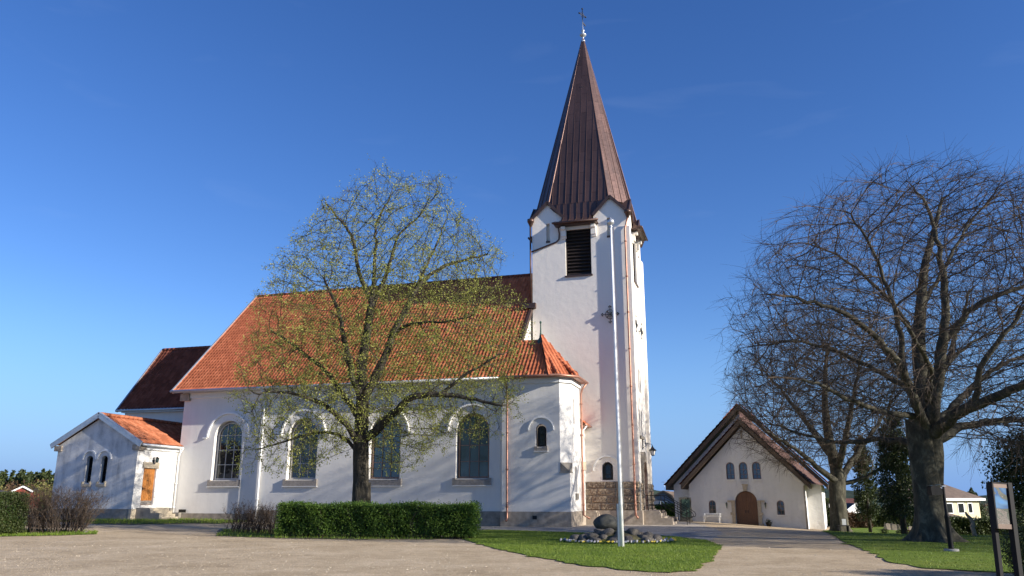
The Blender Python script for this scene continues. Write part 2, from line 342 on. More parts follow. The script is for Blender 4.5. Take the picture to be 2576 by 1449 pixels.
def tile_field(P0, E, U, width, length, clips=(), tw=.24, tl=.36, wave=.048, lift=.04, spc=6):
    """pantile roof as real waves: P0 eave corner, E along the eave, U up the slope"""
    P0, E, U = Vector(P0), Vector(E).normalized(), Vector(U).normalized(); N = E.cross(U)
    if N.z < 0: N = -N
    nc = max(1, round(width / tw)); nr = max(1, round(length / tl)); e = np.linspace(0, width, nc * spc + 1)
    tx = e / width * nc
    ph = tx % 1
    prof = wave * (np.cos(2 * np.pi * ph) * .7 + .3 * np.cos(4 * np.pi * ph + .8))
    us = []; hs_ = []; rows = []
    for r in range(nr):
        us += [r * length / nr, (r + 1) * length / nr - .012]; hs_ += [lift, 0]; rows += [r + .02, r + .98]
    jit = np.random.default_rng(int(width * 100)).normal(0, .004, (nr, nc + 1))
    V = np.zeros((len(us), len(e), 3)); UV = np.zeros((len(us), len(e), 2))
    for i, (u, h, rw) in enumerate(zip(us, hs_, rows)):
        j = jit[int(rw)][np.minimum(tx.astype(int), nc)]
        V[i] = np.array(P0)[None] + e[:, None] * np.array(E)[None] + u * np.array(U)[None] + (h + prof + j)[:, None] * np.array(N)[None]
        UV[i, :, 0] = tx; UV[i, :, 1] = rw
    bm = bmesh.new(); uvl = bm.loops.layers.uv.new('UVMap')
    bv = [[bm.verts.new(V[i, k]) for k in range(len(e))] for i in range(len(us))]
    for i in range(len(us) - 1):
        for k in range(len(e) - 1):
            f = bm.faces.new((bv[i][k], bv[i][k + 1], bv[i + 1][k + 1], bv[i + 1][k])); f.smooth = True
            cx = int((tx[k] + tx[k + 1]) / 2) + .5; ry = int(rows[i] + (.5 if i % 2 else 0) ) + .5
            for l in f.loops: l[uvl].uv = (cx, ry)
    for co, no in clips:
        gm = bm.verts[:] + bm.edges[:] + bm.faces[:]
        bmesh.ops.bisect_plane(bm, geom=gm, plane_co=co, plane_no=no, clear_outer=True)
    return bm
def bm_object(name, bms, m, parent=None):
    me = bpy.data.meshes.new(name); tmp = bmesh.new(); 
    for b in bms:
        t = bpy.data.meshes.new('t'); b.to_mesh(t); tmp.from_mesh(t); b.free(); bpy.data.meshes.remove(t)
    tmp.to_mesh(me); tmp.free(); me.materials.append(M[m] if isinstance(m, str) else m)
    o = bpy.data.objects.new(name, me); COL.objects.link(o); o.parent = parent; return o
# ================================================================== CHURCH (local frame: x along the nave to the tower, y into the church)
PHI = math.atan(1 / 3.4)
church = empty('church', (3.298, 46.366, 0), -PHI, 'white plastered church with orange tiled nave roof and tall copper spired tower', 'church')
def F(b): return lambda s, z, d: (s, b - d, z)          # walls that look at the yard
def R(a): return lambda s, z, d: (a + d, s, z)          # walls that look to the right
def L(a): return lambda s, z, d: (a - d, s, z)
EAVE, RB, RZ = 8.55, 8.25, 17.15
# ---- nave walls
NW = [-23.1, -17.37, -11.66, -5.95]
hole = [arch(c, 2.1, 2.7, 6.55) for c in NW]
w = MB()
w.panel(rect(-26.8, -20.55, .62, EAVE), [hole[0]], F(.42), .42)
w.panel(rect(-20.55, -4.06, .62, EAVE), hole[1:], F(.2), .42)
w.add([F(.42)(-20.55, z, d) for z, d in ((.6, 0), (EAVE, 0), (EAVE, .22), (.6, .22))], [(0, 1, 2, 3)])
w.panel([(.42, .2), (16.1, .2), (16.1, EAVE), (RB, RZ - .1), (.42, EAVE)], [], L(-26.8))
w.panel([(.0, .2), (16.1, .2), (16.1, EAVE), (RB, RZ - .1), (.0, EAVE - .4)], [], R(-3.62))
w.panel(rect(-26.8, -3.62, .2, EAVE), [], F(16.1))
w.build('nave_wall', 'white', church)
c = MB(); c.box(-26.86, -20.6, .30, .42, 8.12, 8.42); c.box(-26.86, -20.6, .24, .42, 8.42, 8.56); c.box(-20.6, -4.06, .08, .2, 8.12, 8.42); c.box(-20.6, -4.06, .02, .2, 8.42, 8.56)
c.build('cornice', 'trim', church)
p = MB(); p.box(-26.9, -20.6, .34, 16.2, -.3, .62)
for x in np.arange(-26.0, -21, 1.6): pass
p.build('plinth', 'granite_grey', church)
p = MB(); p.box(-20.6, -4.1, .12, 16.2, -.3, .84); p.build('plinth', 'granite_grey', church)
p = MB(); p.box(-27.02, -26.3, .2, .42, 7.95, 8.45); p.build('kneeler', 'granite_plain', church)
vb = MB(); vb.box(-26.3, -25.75, .31, .335, .66, .86)
vb.build('vent_grate', 'iron', church)
# ---- tall windows
def window(c, b, w_, z0, zt, pane_m, rad, cz, parent=church, fm='frame_wood', mull=2, bars=(1.0, 1.95, 2.9), d=-.34, fn=F, sill=(1.2, .4), hoodend=True, hood=True):
    fr = fn(b)
    m = MB(); t = .09
    m.band(arch(c, w_ - .16, z0 + .04, zt - .08), inset_arch(c, w_ - .16, z0 + .04, zt - .08, t), fr, d - .06, d + .04)
    iw = w_ - .16 - 2 * t
    for i in range(mull):
        x = c - iw / 2 + iw * (i + 1) / (mull + 1); hh = math.sqrt(max(0, (iw / 2) ** 2 - (x - c) ** 2)) + zt - w_ / 2 - .05
        for q in ([(x - .022, z0 + .1), (x + .022, z0 + .1), (x + .022, hh), (x - .022, hh)],): m.extrude(q, fr, d - .05, d + .01)
    for z in bars:
        if z0 + z < zt - .3:
            half = iw / 2 if z0 + z < zt - w_ / 2 else math.sqrt(max(.01, (iw / 2) ** 2 - (z0 + z - zt + w_ / 2) ** 2))
            m.extrude([(c - half, z0 + z - .02), (c + half, z0 + z - .02), (c + half, z0 + z + .02), (c - half, z0 + z + .02)], fr, d - .045, d + .005)
    win = m.build('window', fm, parent)
    m = MB(); m.extrude(arch(c, w_ - .3, z0 + .1, zt - .12), fr, d - .05, d - .03); m.build('pane', pane_m, win)
    if sill:
        m = MB(); sw, sh = sill
        m.extrude(rect(c - sw, c + sw, z0 - sh, z0 - .08), fr, -.1, .13)
        for sx in (-1, 1): m.extrude(rect(min(c + sx * sw, c + sx * (sw - .2)), max(c + sx * sw, c + sx * (sw - .2)), z0 - .08, z0 + .03), fr, -.02, .13)
        m.add([fr(c - w_ / 2, z0 + .05, d), fr(c + w_ / 2, z0 + .05, d), fr(c + w_ / 2, z0 - .07, .14), fr(c - w_ / 2, z0 - .07, .14)], [(0, 1, 2, 3)])
        m.build('sill', 'sill', win)
        m = MB(); m.extrude(rect(c - sw - .02, c + sw + .02, z0 - sh - .035, z0 - sh), fr, 0, .16); m.build('drip_strip', 'trim', win)
    if hood:
        m = MB(); n = 22; k = .1 if rad > 1 else .06
        o_ = [(c + (rad) * math.cos(math.pi * i / n), cz + rad * math.sin(math.pi * i / n)) for i in range(n + 1)]
        i_ = [(c + (rad - k) * math.cos(math.pi * i / n), cz + (rad - k) * math.sin(math.pi * i / n)) for i in range(n + 1)]
        m.band(o_, i_, fr, 0, .13 if rad > 1 else .09, closed=False)
        if hoodend:
            for sx in (-1, 1): m.extrude(rect(min(c + sx * rad, c + sx * (rad + .28)), max(c + sx * rad, c + sx * (rad + .28)), cz - .07, cz), fr, 0, .13)
        m.build('hood_mould', 'trim', win)
    return win
window(NW[0], .42, 2.1, 2.7, 6.55, 'glass_clear', 1.62, 5.48)
window(NW[1], .2, 2.1, 2.7, 6.55, 'glass_clear', 1.62, 5.48)
window(NW[2], .2, 2.1, 2.7, 6.55, 'glass_green', 1.62, 5.48, fm='frame_brown')
window(NW[3], .2, 2.1, 2.7, 6.55, 'glass_green', 1.62, 5.48, fm='frame_brown')
# ---- stair bay at the right end
bw = MB()
bw.panel(rect(-4.06, 0, .83, 3.08), [], F(0))
bw.panel(rect(-4.06, -.56, 3.08, EAVE), [arch(-1.68, .66, 4.45, 5.76)], F(0), .3)
bw.add([(-4.06, 0, .83), (-4.06, .4, .83), (-4.06, .4, EAVE), (-4.06, 0, EAVE)], [(0, 1, 2, 3)])
bw.add([(-.56, 0, 3.08), (0, .56, 3.08), (0, .56, EAVE), (-.56, 0, EAVE)], [(0, 1, 2, 3)])
bw.panel(rect(0, .56, .83, 3.08), [], R(0)); 
bw.panel(rect(.56, 3.2, .83, EAVE), [rect(1.15, 1.55, 5.85, 7.3), arch(1.6, .62, 1.9, 3.4)], R(0), .25)
bw.add([(-2, 3.2, .8), (0, 3.2, .8), (0, 3.2, EAVE), (-2, 3.2, EAVE)], [(0, 1, 2, 3)])
bw.add([(-.2, 1.1, 5.8), (-.2, 1.6, 5.8), (-.2, 1.6, 7.4), (-.2, 1.1, 7.4)], [(0, 1, 2, 3)]); bw.add([(-.2, 1.2, 1.8), (-.2, 2.0, 1.8), (-.2, 2.0, 3.5), (-.2, 1.2, 3.5)], [(0, 1, 2, 3)])
bw.panel(rect(3.2, 5.0, .83, 5.95), [rect(3.62, 4.5, .84, 3.25), rect(3.75, 4.0, 4.0, 5.4)], R(-.1), .22)
bw.panel(rect(-4.06, 0, .2, 2.0), [], F(5.0))
bw.build('stair_bay_wall', 'white', church)
window(-1.68, 0, .66, 4.45, 5.76, 'glass_dark', .78, 5.40, fm='iron', mull=0, bars=(), d=-.2, sill=(.4, .24), hoodend=False)
k = MB(); k.add([(-.56, -.02, 3.56), (0.02, -.02, 3.04), (-.56, -.02, 3.04), (.02, .56, 3.56), (.02, .56, 3.04), (-.56, 0, 3.56)], [(0, 2, 1), (3, 1, 4), (0, 1, 3)])
k.box(-.62, .06, -.06, .6, 2.99, 3.02); k.build('corbel', 'granite_grey', church)
k = MB(); k.box(0, .08, 1.35, 1.95, 1.5, 1.85); k.build('niche_sill', 'granite_grey', church)
p = MB(); p.box(-4.12, .05, -.07, 5.0, -.3, .84); p.build('plinth', 'granite_plain', church)
vb = MB(); vb.box(-2.2, -1.95, -.09, -.07, .42, .62); vb.build('vent_grate', 'iron', church)
dr = MB(); dr.box(-.32, -.26, 3.62, 4.5, .84, 3.25)
for i in range(5): dr.box(-.26, -.245, 3.66 + i * .165, 3.79 + i * .165, .9, 3.2)
dd = dr.build('side_door', 'door_orange', church)
k = MB(); k.box(-.1, .04, 3.5, 4.62, 3.25, 3.75); k.build('lintel', 'sandstone', church)
k = MB(); k.box(-4.06, -.56, -.1, 0, 8.15, 8.5); k.add([(-.52, -.1, 8.15), (.1, .52, 8.15), (.1, .52, 8.5), (-.52, -.1, 8.5)], [(0, 1, 2, 3)]); k.box(0, .1, .52, 3.2, 8.15, 8.5); k.build('cornice', 'trim', church)
# ---- plain roof decks close the building, pantiles lie on them
sl = (RZ - EAVE) / (RB + .3); n_ = math.hypot(1, sl); U = (0, 1 / n_, sl / n_); LEN = (RB + .3) * n_
dk = MB(); dk.add([(-27.0, -.2, EAVE - .06), (-3.55, -.2, EAVE - .06), (-3.55, RB, RZ - .16), (-27.0, RB, RZ - .16), (-27, 16.7, EAVE - .06), (-3.55, 16.7, EAVE - .06)], [(0, 1, 2, 3), (3, 2, 5, 4)])
dk.add([(-4, -.2, EAVE - .05), (-.3, -.2, EAVE - .05), (-2.2, 2.1, 10.85), (-4, 2.1, 10.85)], [(0, 1, 2, 3)])
dk.build('roof_deck', 'copper_trim', church)
V = Vector
roof = bm_object('nave_roof', [tile_field((-27.15, -.34, EAVE + .02), (1, 0, 0), U, 23.6, LEN - .05)], 'tile', church)
back = MB(); back.add([(-27.15, RB, RZ + .05), (-3.5, RB, RZ + .05), (-3.5, 16.9, EAVE), (-27.15, 16.9, EAVE)], [(0, 1, 2, 3)]); back.build('rear_slope', 'tile', roof)
rg = MB()
for i in range(58): rg.tube([(-27.15 + i * .405, RB, RZ + .06), (-27.15 + i * .405 + .43, RB, RZ + .085)], [.13, .115], 8)
rg.build('ridge_tiles', 'tile_brown', roof)
vg = MB(); vg.bar((-27.2, -.42, EAVE - .06), (-27.2, RB, RZ + .04), .1, .26); vg.bar((-27.2, RB, RZ + .04), (-27.2, 17.0, EAVE - .06), .1, .26); vg.build('verge', 'zinc', roof)
vg = MB(); vg.bar((-3.52, 2.3, 11.15), (-3.52, 4.95, 13.86), .16, .3); vg.build('verge', 'copper_trim', roof)
fl = MB(); fl.box(-4.05, -3.2, 4.7, 5.6, 13.9, 14.25); fl.build('flashing', 'copper_trim', roof)
gt = MB(); gt.tube([(-27.3, -.47, EAVE - .02), (-4.1, -.47, EAVE - .05)], .085, 8); gt.box(-27.2, -4.1, -.40, -.2, EAVE - .12, EAVE + .015); gt.build('gutter', 'zinc', roof)
# bay roof: front face shares the nave plane, hipped round the corner
ax, ay, az = -2.2, 2.2, 11.05
sq = math.sqrt(.5); ap = V((ax, ay, az))
f1 = tile_field((-3.6, -.34, EAVE + .02), (1, 0, 0), U, 3.6, 3.62, clips=[(ap, (math.cos(math.radians(22.5)), -math.sin(math.radians(22.5)) * -1 * -1, 0) if 0 else (ap, (.924, .383, 0))[1])])
f2 = tile_field(V((-2.7, -1.9, EAVE - .06)) + V((1.35, 1.02, 0)) , (sq, sq, 0), V((-sq, sq, 1.12)).normalized(), 2.6, 4.2,
                clips=[(ap, (-.924, -.383, 0)), (ap, (.383, .924, 0))])
f3 = tile_field((.36, -.4, EAVE - .04), (0, 1, 0), V((-1, 0, 1.02)).normalized(), 3.9, 3.7, clips=[(ap, (-.383, -.924, 0))])
bayroof = bm_object('bay_roof', [f1, f2, f3], 'tile', church)
br = MB()
for q in ((-.55, -.36, EAVE + .08), (.36, .52, EAVE + .08)):
    a_ = V(q); 
    for i in range(11):
        s0 = a_.lerp(ap, i / 11); s1 = a_.lerp(ap, (i + 1.08) / 11); br.tube([s0, s1], [.12, .1], 8)
for i in range(4): br.tube([(ax - .05 - i * .38, ay, az + .06), (ax - .05 - (i + 1.1) * .38, ay, az + .06)], [.11, .1], 8)
br.build('hip_tiles', 'tile', bayroof)
fi = MB(); fi.lathe([(.28, -.25), (.2, 0), (.1, .18), (.055, .5), (.035, 1.05), (.07, 1.12), (.07, 1.2), (.01, 1.26)], (ax, ay, az + .1), 12); fi.build('finial', 'verdigris', bayroof)
gb = MB(); gb.tube([(-4.1, -.47, EAVE - .03), (-.5, -.47, EAVE - .03), (.46, .48, EAVE - .03), (.46, 3.4, EAVE - .03)], .09, 8)
gb.add([(-4.1, -.4, EAVE - .1), (-.52, -.4, EAVE - .1), (.4, .5, EAVE - .1), (.4, 3.4, EAVE - .1), (-4.1, 0, EAVE - .1), (-.6, 0, EAVE - .1), (0, .6, EAVE - .1), (0, 3.4, EAVE - .1)], [(0, 1, 5, 4), (1, 2, 6, 5), (2, 3, 7, 6)])
gb.build('gutter', 'copper_new', bayroof)
ar = bm_object('annex_roof', [tile_field((.26, 3.15, 5.98), (0, 1, 0), V((-1, 0, .8)).normalized(), 1.9, 1.7, tw=.25)], 'tile', church)
g2 = MB(); g2.tube([(.32, 3.1, 5.95), (.32, 5.0, 5.95)], .07, 8); g2.add([(.3, 3.15, 5.9), (.3, 5, 5.9), (-.1, 5, 5.9), (-.1, 3.15, 5.9)], [(0, 1, 2, 3)]); g2.build('gutter', 'copper_new', ar)
# downpipes
def pipe(path, m, r=.06, clips_at=()):
    t = MB(); t.tube(path, r, 10); 
    for q in clips_at: t.tube([(q[0], q[1], q[2] - .04), (q[0], q[1], q[2] + .04)], r * 1.45, 10)
    return t.build('downpipe', m, church)
pipe([(-3.7, -.46, 8.5), (-3.7, -.2, 8.0), (-3.7, -.12, 7.6), (-3.7, -.12, .5), (-3.7, -.3, .32)], 'copper_new', .06, [(-3.7, -.12, z) for z in (1.1, 3.2, 5.3, 7.2)])
pipe([(-20.3, -.44, 8.5), (-20.3, .0, 8.0), (-20.3, .08, 7.6), (-20.3, .08, .9), (-20.3, .02, .3)], 'zinc_white', .065, [(-20.3, .08, z) for z in (1.5, 4.2, 7)])
pipe([(.46, 3.1, 8.45), (.2, 3.05, 8.1), (.12, 3.02, 7.8), (.12, 3.02, .6), (.5, 3.0, .4)], 'copper_new', .06, [(.12, 3.02, z) for z in (1.2, 3.2, 5.3, 7.2)])
pipe([(.34, 3.5, 5.9), (.15, 3.3, 5.6), (.12, 3.1, 5.3)], 'trim', .045)

# ---- tower
TC = (-.17, 8.27); HW = 3.28
def K(k, extra=0):
    cs = [(1, 0), (0, 1), (-1, 0), (0, -1)][k]
    def fn(s, z, d):
        x, y = s, -(HW + extra + d)
        for _ in range(k): x, y = -y, x
        return (TC[0] + x, TC[1] + y, z)
    return fn
BEL = rect(-.95, .80, 16.0, 19.25)
slits = [rect(-2.28, -2.04, 18.55, 19.85), rect(1.92, 2.16, 18.55, 19.85)]
outline = [(-HW, .8), (HW, .8), (HW, 20.15), (2.15, 21.3), (1.0, 20.1), (1.0, 19.5), (-1.0, 19.5), (-1.0, 20.1), (-2.15, 21.3), (-HW, 20.15)]
tw = MB()
tw.panel(outline, [BEL, arch(1.47, .68, 2.66, 3.76)] + slits, K(0), .34)
tw.panel(outline, [BEL, arch(-.55, .5, 8.4, 10.0), arch(.25, .5, 8.4, 10.0), rect(-1.3, -.75, 5.5, 7.2), rect(-.25, .3, 5.5, 7.2), arch(-1.3, 1.55, .82, 3.9)] + slits, K(1), .4)
for kk in (2, 3): tw.panel(outline, [BEL] + slits, K(kk), .34)
def slab(fn, s0, s1, z0, z1, d):
    tw.extrude([(s0, z0), (s1, z0), (s1, z1), (s0, z1)], fn, .0, d)
slab(K(0), 2.42, HW + .17, 2.5, 19.1, .17)
slab(K(1), -HW, -2.5, 2.5, 18.35, .171); slab(K(1), 2.45, HW, 2.5, 18.35, .171)
slab(K(3), -HW, -2.5, 2.5, 18.3, .17)
tw.build('tower_wall', 'tower_white', church)
for kk in range(4):
    for q in slits: bk = MB(); bk.extrude([(q[0][0] - .03, q[0][1]), (q[1][0] + .03, q[0][1]), (q[2][0] + .03, q[2][1]), (q[3][0] - .03, q[3][1])], K(kk), -.36, -.34); bk.build('slit_window', 'tower_white', church)
for kk in range(4):
    for q in slits: ss = MB(); ss.extrude(rect(q[0][0] - .02, q[1][0] + .02, q[0][1] - .1, q[0][1] + .03), K(kk), -.3, .04); ss.build('slit_sill', 'copper_trim', church)
for kk in range(4):
    lv = MB(); lv.band(BEL, rect(-.88, .73, 16.1, 19.2), K(kk), -.3, -.12); 
    lv.extrude(rect(-.95, .8, 16.0, 19.25), K(kk), -.34, -.32)
    for i in range(13):
        z = 16.1 + i * .242; f_ = K(kk)
        lv.add([f_(-.88, z, -.12), f_(.73, z, -.12), f_(.73, z + .19, -.28), f_(-.88, z + .19, -.28), f_(-.88, z + .03, -.11), f_(.73, z + .03, -.11), f_(.73, z + .215, -.27), f_(-.88, z + .215, -.27)],
               [(0, 1, 2, 3), (4, 5, 6, 7), (0, 1, 5, 4)])
    bl = lv.build('belfry_louvres', 'louvre', church)
    bl2 = MB(); bl2.extrude(rect(-1.02, .87, 15.9, 16.0), K(kk), -.3, .1); bl2.build('sill', 'copper_trim', bl)
    for sx in (-1.2, .86):
        cb = MB(); cb.extrude(rect(sx, sx + .33, 18.75, 19.35), K(kk), 0, .22); cb.extrude(rect(sx + .02, sx + .31, 19.2, 19.4), K(kk), .22, .4); cb.extrude(rect(sx, sx + .33, 18.62, 18.75), K(kk), 0, .12)
        cb.build('corbel', 'tower_white', church)
# granite base of the tower in rough blocks
def blocks(fn, s0, s1, z0, z1, rows, d, holes=(), seed=1, wmin=.6, wmax=1.25, name='granite_base'):
    rn = random.Random(seed); bm = bmesh.new(); lay = bm.verts.layers.float.new('blk'); hh = (z1 - z0) / rows
    for r in range(rows):
        x = s0 - (rn.uniform(0, .5) if r % 2 else 0)
        while x < s1 - .02:
            x2 = x + rn.uniform(wmin, wmax)
            if s1 - x2 < .3: x2 = s1
            a, b = max(x, s0), min(x2, s1); za, zb = z0 + r * hh, z0 + (r + 1) * hh
            skip = any(a < hx1 and b > hx0 and za < hz1 for hx0, hx1, hz1 in holes)
            if b - a > .06:
                segs = [(a, b)]
                for hx0, hx1, hz1 in holes:
                    if za < hz1 - .05:
                        ns = []
                        for q0, q1 in segs:
                            if q0 < hx0: ns.append((q0, min(q1, hx0)))
                            if q1 > hx1: ns.append((max(q0, hx1), q1))
                        segs = ns
                for q0, q1 in segs:
                    if q1 - q0 < .05: continue
                    val = rn.random(); gpp = .012; nx = max(3, int((q1 - q0) / .07)); nz = max(3, int(hh / .07)); grid = []
                    for j in range(nz + 1):
                        row = []
                        for i in range(nx + 1):
                            u_, v_ = i / nx, j / nz; ed = min(u_, 1 - u_) * (q1 - q0), min(v_, 1 - v_) * hh
                            e_ = min(1, min(ed) / .07); dd_ = d + e_ * (.05 + rn.uniform(-.022, .028))
                            vv = bm.verts.new(fn(q0 + gpp + u_ * (q1 - q0 - 2 * gpp), za + gpp + v_ * (hh - 2 * gpp), dd_)); vv[lay] = val; row.append(vv)
                        grid.append(row)
                    for j in range(nz):
                        for i in range(nx): bm.faces.new((grid[j][i], grid[j][i + 1], grid[j + 1][i + 1], grid[j + 1][i]))
            x = x2
    return bm
bb = [blocks(K(0), -HW + .1, 2.42, .84, 2.58, 4, .07, seed=3), blocks(K(0), 2.42, HW + .17, .84, 2.58, 4, .17 + .07, seed=4),
      blocks(K(1), -HW - .17, HW, .84, 2.5, 4, .19, holes=[(-2.2, -.4, 9)], seed=5)]
gbm = bm_object('granite_base', bb[:2], 'blocks', church); bm_object('granite_base', bb[2:], 'blocks', church)
mo = MB(); mo.extrude(rect(-HW, 2.42, .84, 2.57), K(0), 0, .06); mo.extrude(rect(2.42, HW + .22, .84, 2.565), K(0), 0, .225); mo.extrude(rect(-HW, -2.1, .84, 2.49), K(1), 0, .18); mo.extrude(rect(-.5, HW, .84, 2.49), K(1), 0, .18); mo.build('mortar', 'mortar', gbm)
p = MB(); p.box(TC[0] - HW + .05, TC[0] + 2.42, TC[1] - HW - .14, 12, -.7, .85); p.box(TC[0] + 2.42, TC[0] + HW + .3, TC[1] - HW - .32, 11.9, -.7, .86); p.build('tower_plinth', 'granite_plain', church)
# portal
pf = MB(); n = 18
def parch(c, w_, z0, zt, n=10):               # pointed-ish arch outline, open at the foot
    pts = [(c + w_ / 2, z0)]
    for i in range(n + 1):
        t = i / n * math.pi; pts.append((c + w_ / 2 * math.cos(t), zt - w_ * .72 + w_ * .72 * (math.sin(t) ** .8)))
    return pts + [(c - w_ / 2, z0)]
pf.band(parch(-1.3, 2.25, .86, 4.45), parch(-1.3, 1.5, .86, 3.85), K(1), -.05, .3, closed=False); pf.build('portal_surround', 'granite_rough', church)
pd = MB(); pd.extrude([(-1.3 - .78, .86), (-1.3 + .78, .86)] + [(x, z) for x, z in parch(-1.3, 1.56, .86, 3.88)[1:-1]], K(1), -.3, -.22)
for i in range(8): pd.extrude(rect(-2.04 + i * .19, -1.88 + i * .19, .9, 3.0), K(1), -.22, -.2)
pd.build('portal_door', 'door_orange', church)
window(1.30, 4.99, .68, 2.66, 3.76, 'glass_dark', .93, 3.22, fm='iron', mull=0, bars=(.35,), d=-.22, sill=None, hoodend=False)
for c0 in (-.55, .25):
    m = MB(); m.band(arch(c0, .46, 8.42, 9.97), arch(c0, .36, 8.47, 9.92), K(1), -.3, -.24); wn_ = m.build('window', 'frame_brown', church)
    m = MB(); m.extrude(arch(c0, .5, 8.4, 9.99), K(1), -.34, -.3); m.build('pane', 'glass_dark', wn_)
for c0 in (-1.3, -.25):
    m = MB(); m.band(rect(c0, c0 + .55, 5.5, 7.2), rect(c0 + .06, c0 + .49, 5.56, 7.14), K(1), -.3, -.24); m.extrude(rect(c0, c0 + .55, 6.38, 6.44), K(1), -.3, -.24); wn_ = m.build('window', 'frame_brown', church)
    m = MB(); m.extrude(rect(c0, c0 + .55, 5.5, 7.2), K(1), -.34, -.3); m.build('pane', 'glass_dark', wn_)
    m = MB(); m.extrude(rect(c0 - .08, c0 + .63, 5.32, 5.5), K(1), -.1, .12); m.build('sill', 'granite_grey', wn_)
# corner gables and their little copper roofs
gr = MB()
for kk in range(4):
    f_ = K(kk)
    for cx, lo, hi in ((-2.15, -HW - .12, -1.0), (2.15, 1.0, HW + .12)):
        zl = 21.42 - (cx - lo) * 1.02 if lo < -3 else 20.16; zr = 21.42 - (hi - cx) * 1.02 if hi > 3 else 20.16
        for (x0, z0), (x1, z1) in (((lo, zl), (cx, 21.42)), ((cx, 21.42), (hi, zr))):
            q = [f_(x0, z0, .16), f_(x1, z1, .16), f_(x1, z1, -2.3), f_(x0, z0, -2.3)]
            if abs(x0) > 3: q = [f_(x0, z0, .16), f_(x1, z1, .16), f_(x1, z1, -1.25), f_(x0, z0, .0)]
            if abs(x1) > 3: q = [f_(x0, z0, .16), f_(x1, z1, .16), f_(x1, z1, .0), f_(x0, z0, -1.25)]
            q2 = [(a, b, c - .13) for a, b, c in q]
            gr.add(q + q2, [(0, 1, 2, 3), (4, 5, 6, 7), (0, 1, 5, 4), (1, 2, 6, 5), (0, 3, 7, 4)])
            gr.bar(f_(x0, z0 - .06, .15), f_(x1, z1 - .06, .15), .07, .2)
gro = gr.build('gable_roofs', 'copper_trim', church)
for sx, sy in ((-1, -1), (1, -1), (1, 1), (-1, 1)):
    hp = MB(); hp.lathe([(.05, -.45), (.09, -.38), (.21, -.08), (.24, -.06), (.24, .12), (.20, .12), (.18, .0)], (TC[0] + sx * (HW + .08), TC[1] + sy * (HW + .1), 20.1), 14); hp.build('rain_hopper', 'copper_trim', church)
x = TC[0] + HW - .12; y = TC[1] - HW - .28
pipe([(TC[0] + HW + .05, TC[1] - HW - .1, 19.7), (TC[0] + HW - .02, y + .06, 19.3), (x, y, 18.9), (x, y, .75), (x + .05, y - .16, .55), (x + .16, y - .28, .42)], 'copper_new', .06, [(x, y, z) for z in (1.2, 3.6, 6, 8.4, 10.8, 13.2, 15.6, 18)])
pipe([(TC[0] - HW - .1, TC[1] - HW - .12, 19.7), (TC[0] - HW - .1, TC[1] - HW - .1, 14.3)], 'copper_trim', .06)
pipe([(-1.52, 4.6, 19.4), (-1.52, 4.9, 19.0), (-1.55, 4.9, 18.6), (-1.75, 4.9, 18.42), (-3.6, 4.9, 17.85)], 'copper_trim', .05)
# ---- spire: irregular octagon, bell-cast towards the belfry eaves
ZB, ZT = 21.15, 35.55; sp = MB(); C2 = 2.12
def octo(h, c): return [(-c, -h), (c, -h), (h, -c), (h, c), (c, h), (-c, h), (-h, c), (-h, -c)]
for i in range(8):
    b0, b1 = octo(HW - .02, C2)[i], octo(HW - .02, C2)[(i + 1) % 8]; t0, t1 = octo(.13, .08)[i], octo(.13, .08)[(i + 1) % 8]
    P0_ = V((TC[0] + b0[0], TC[1] + b0[1], ZB)); P1_ = V((TC[0] + b1[0], TC[1] + b1[1], ZB)); Q0 = V((TC[0] + t0[0], TC[1] + t0[1], ZT)); Q1 = V((TC[0] + t1[0], TC[1] + t1[1], ZT))
    e = (P1_ - P0_).normalized(); hl = (P1_ - P0_).length; mid = (P0_ + P1_) / 2; tm = (Q0 + Q1) / 2; up = (tm - mid).normalized(); ht = (tm - mid).length
    uv = [(-hl / 2 + i * 7.3, 0), (hl / 2 + i * 7.3, 0), ((Q1 - Q0).length / 2 + i * 7.3, ht), (-(Q1 - Q0).length / 2 + i * 7.3, ht)]
    sp.add([P0_, P1_, Q1, Q0], [(0, 1, 2, 3)], uvs=uv)
spire = sp.build('spire', 'copper', church)
rb = MB()
for i in range(8):
    b0, b1 = octo(HW, C2)[i], octo(HW, C2)[(i + 1) % 8]
    P0_ = V((TC[0] + b0[0], TC[1] + b0[1], ZB)); P1_ = V((TC[0] + b1[0], TC[1] + b1[1], ZB)); AP = V((TC[0], TC[1], ZT + .4))
    mid = (P0_ + P1_) / 2; e = (P1_ - P0_).normalized(); hl = (P1_ - P0_).length / 2; up = (AP - mid); nrm = e.cross(up).normalized()
    rb.bar(P0_, AP, .05, .06, P0_ - V((TC[0], TC[1], ZB)))
    k_ = int(hl / .46); offs = [(j) * .46 for j in range(-k_, k_ + 1)] if i % 2 == 0 else [-.27, .27]
    for o_ in offs:
        t = 1 - abs(o_) / hl
        if t > .05: rb.bar(mid + e * o_, mid + e * o_ + up * t, .022, .05, nrm)
rb.build('standing_seams', 'seam', spire)
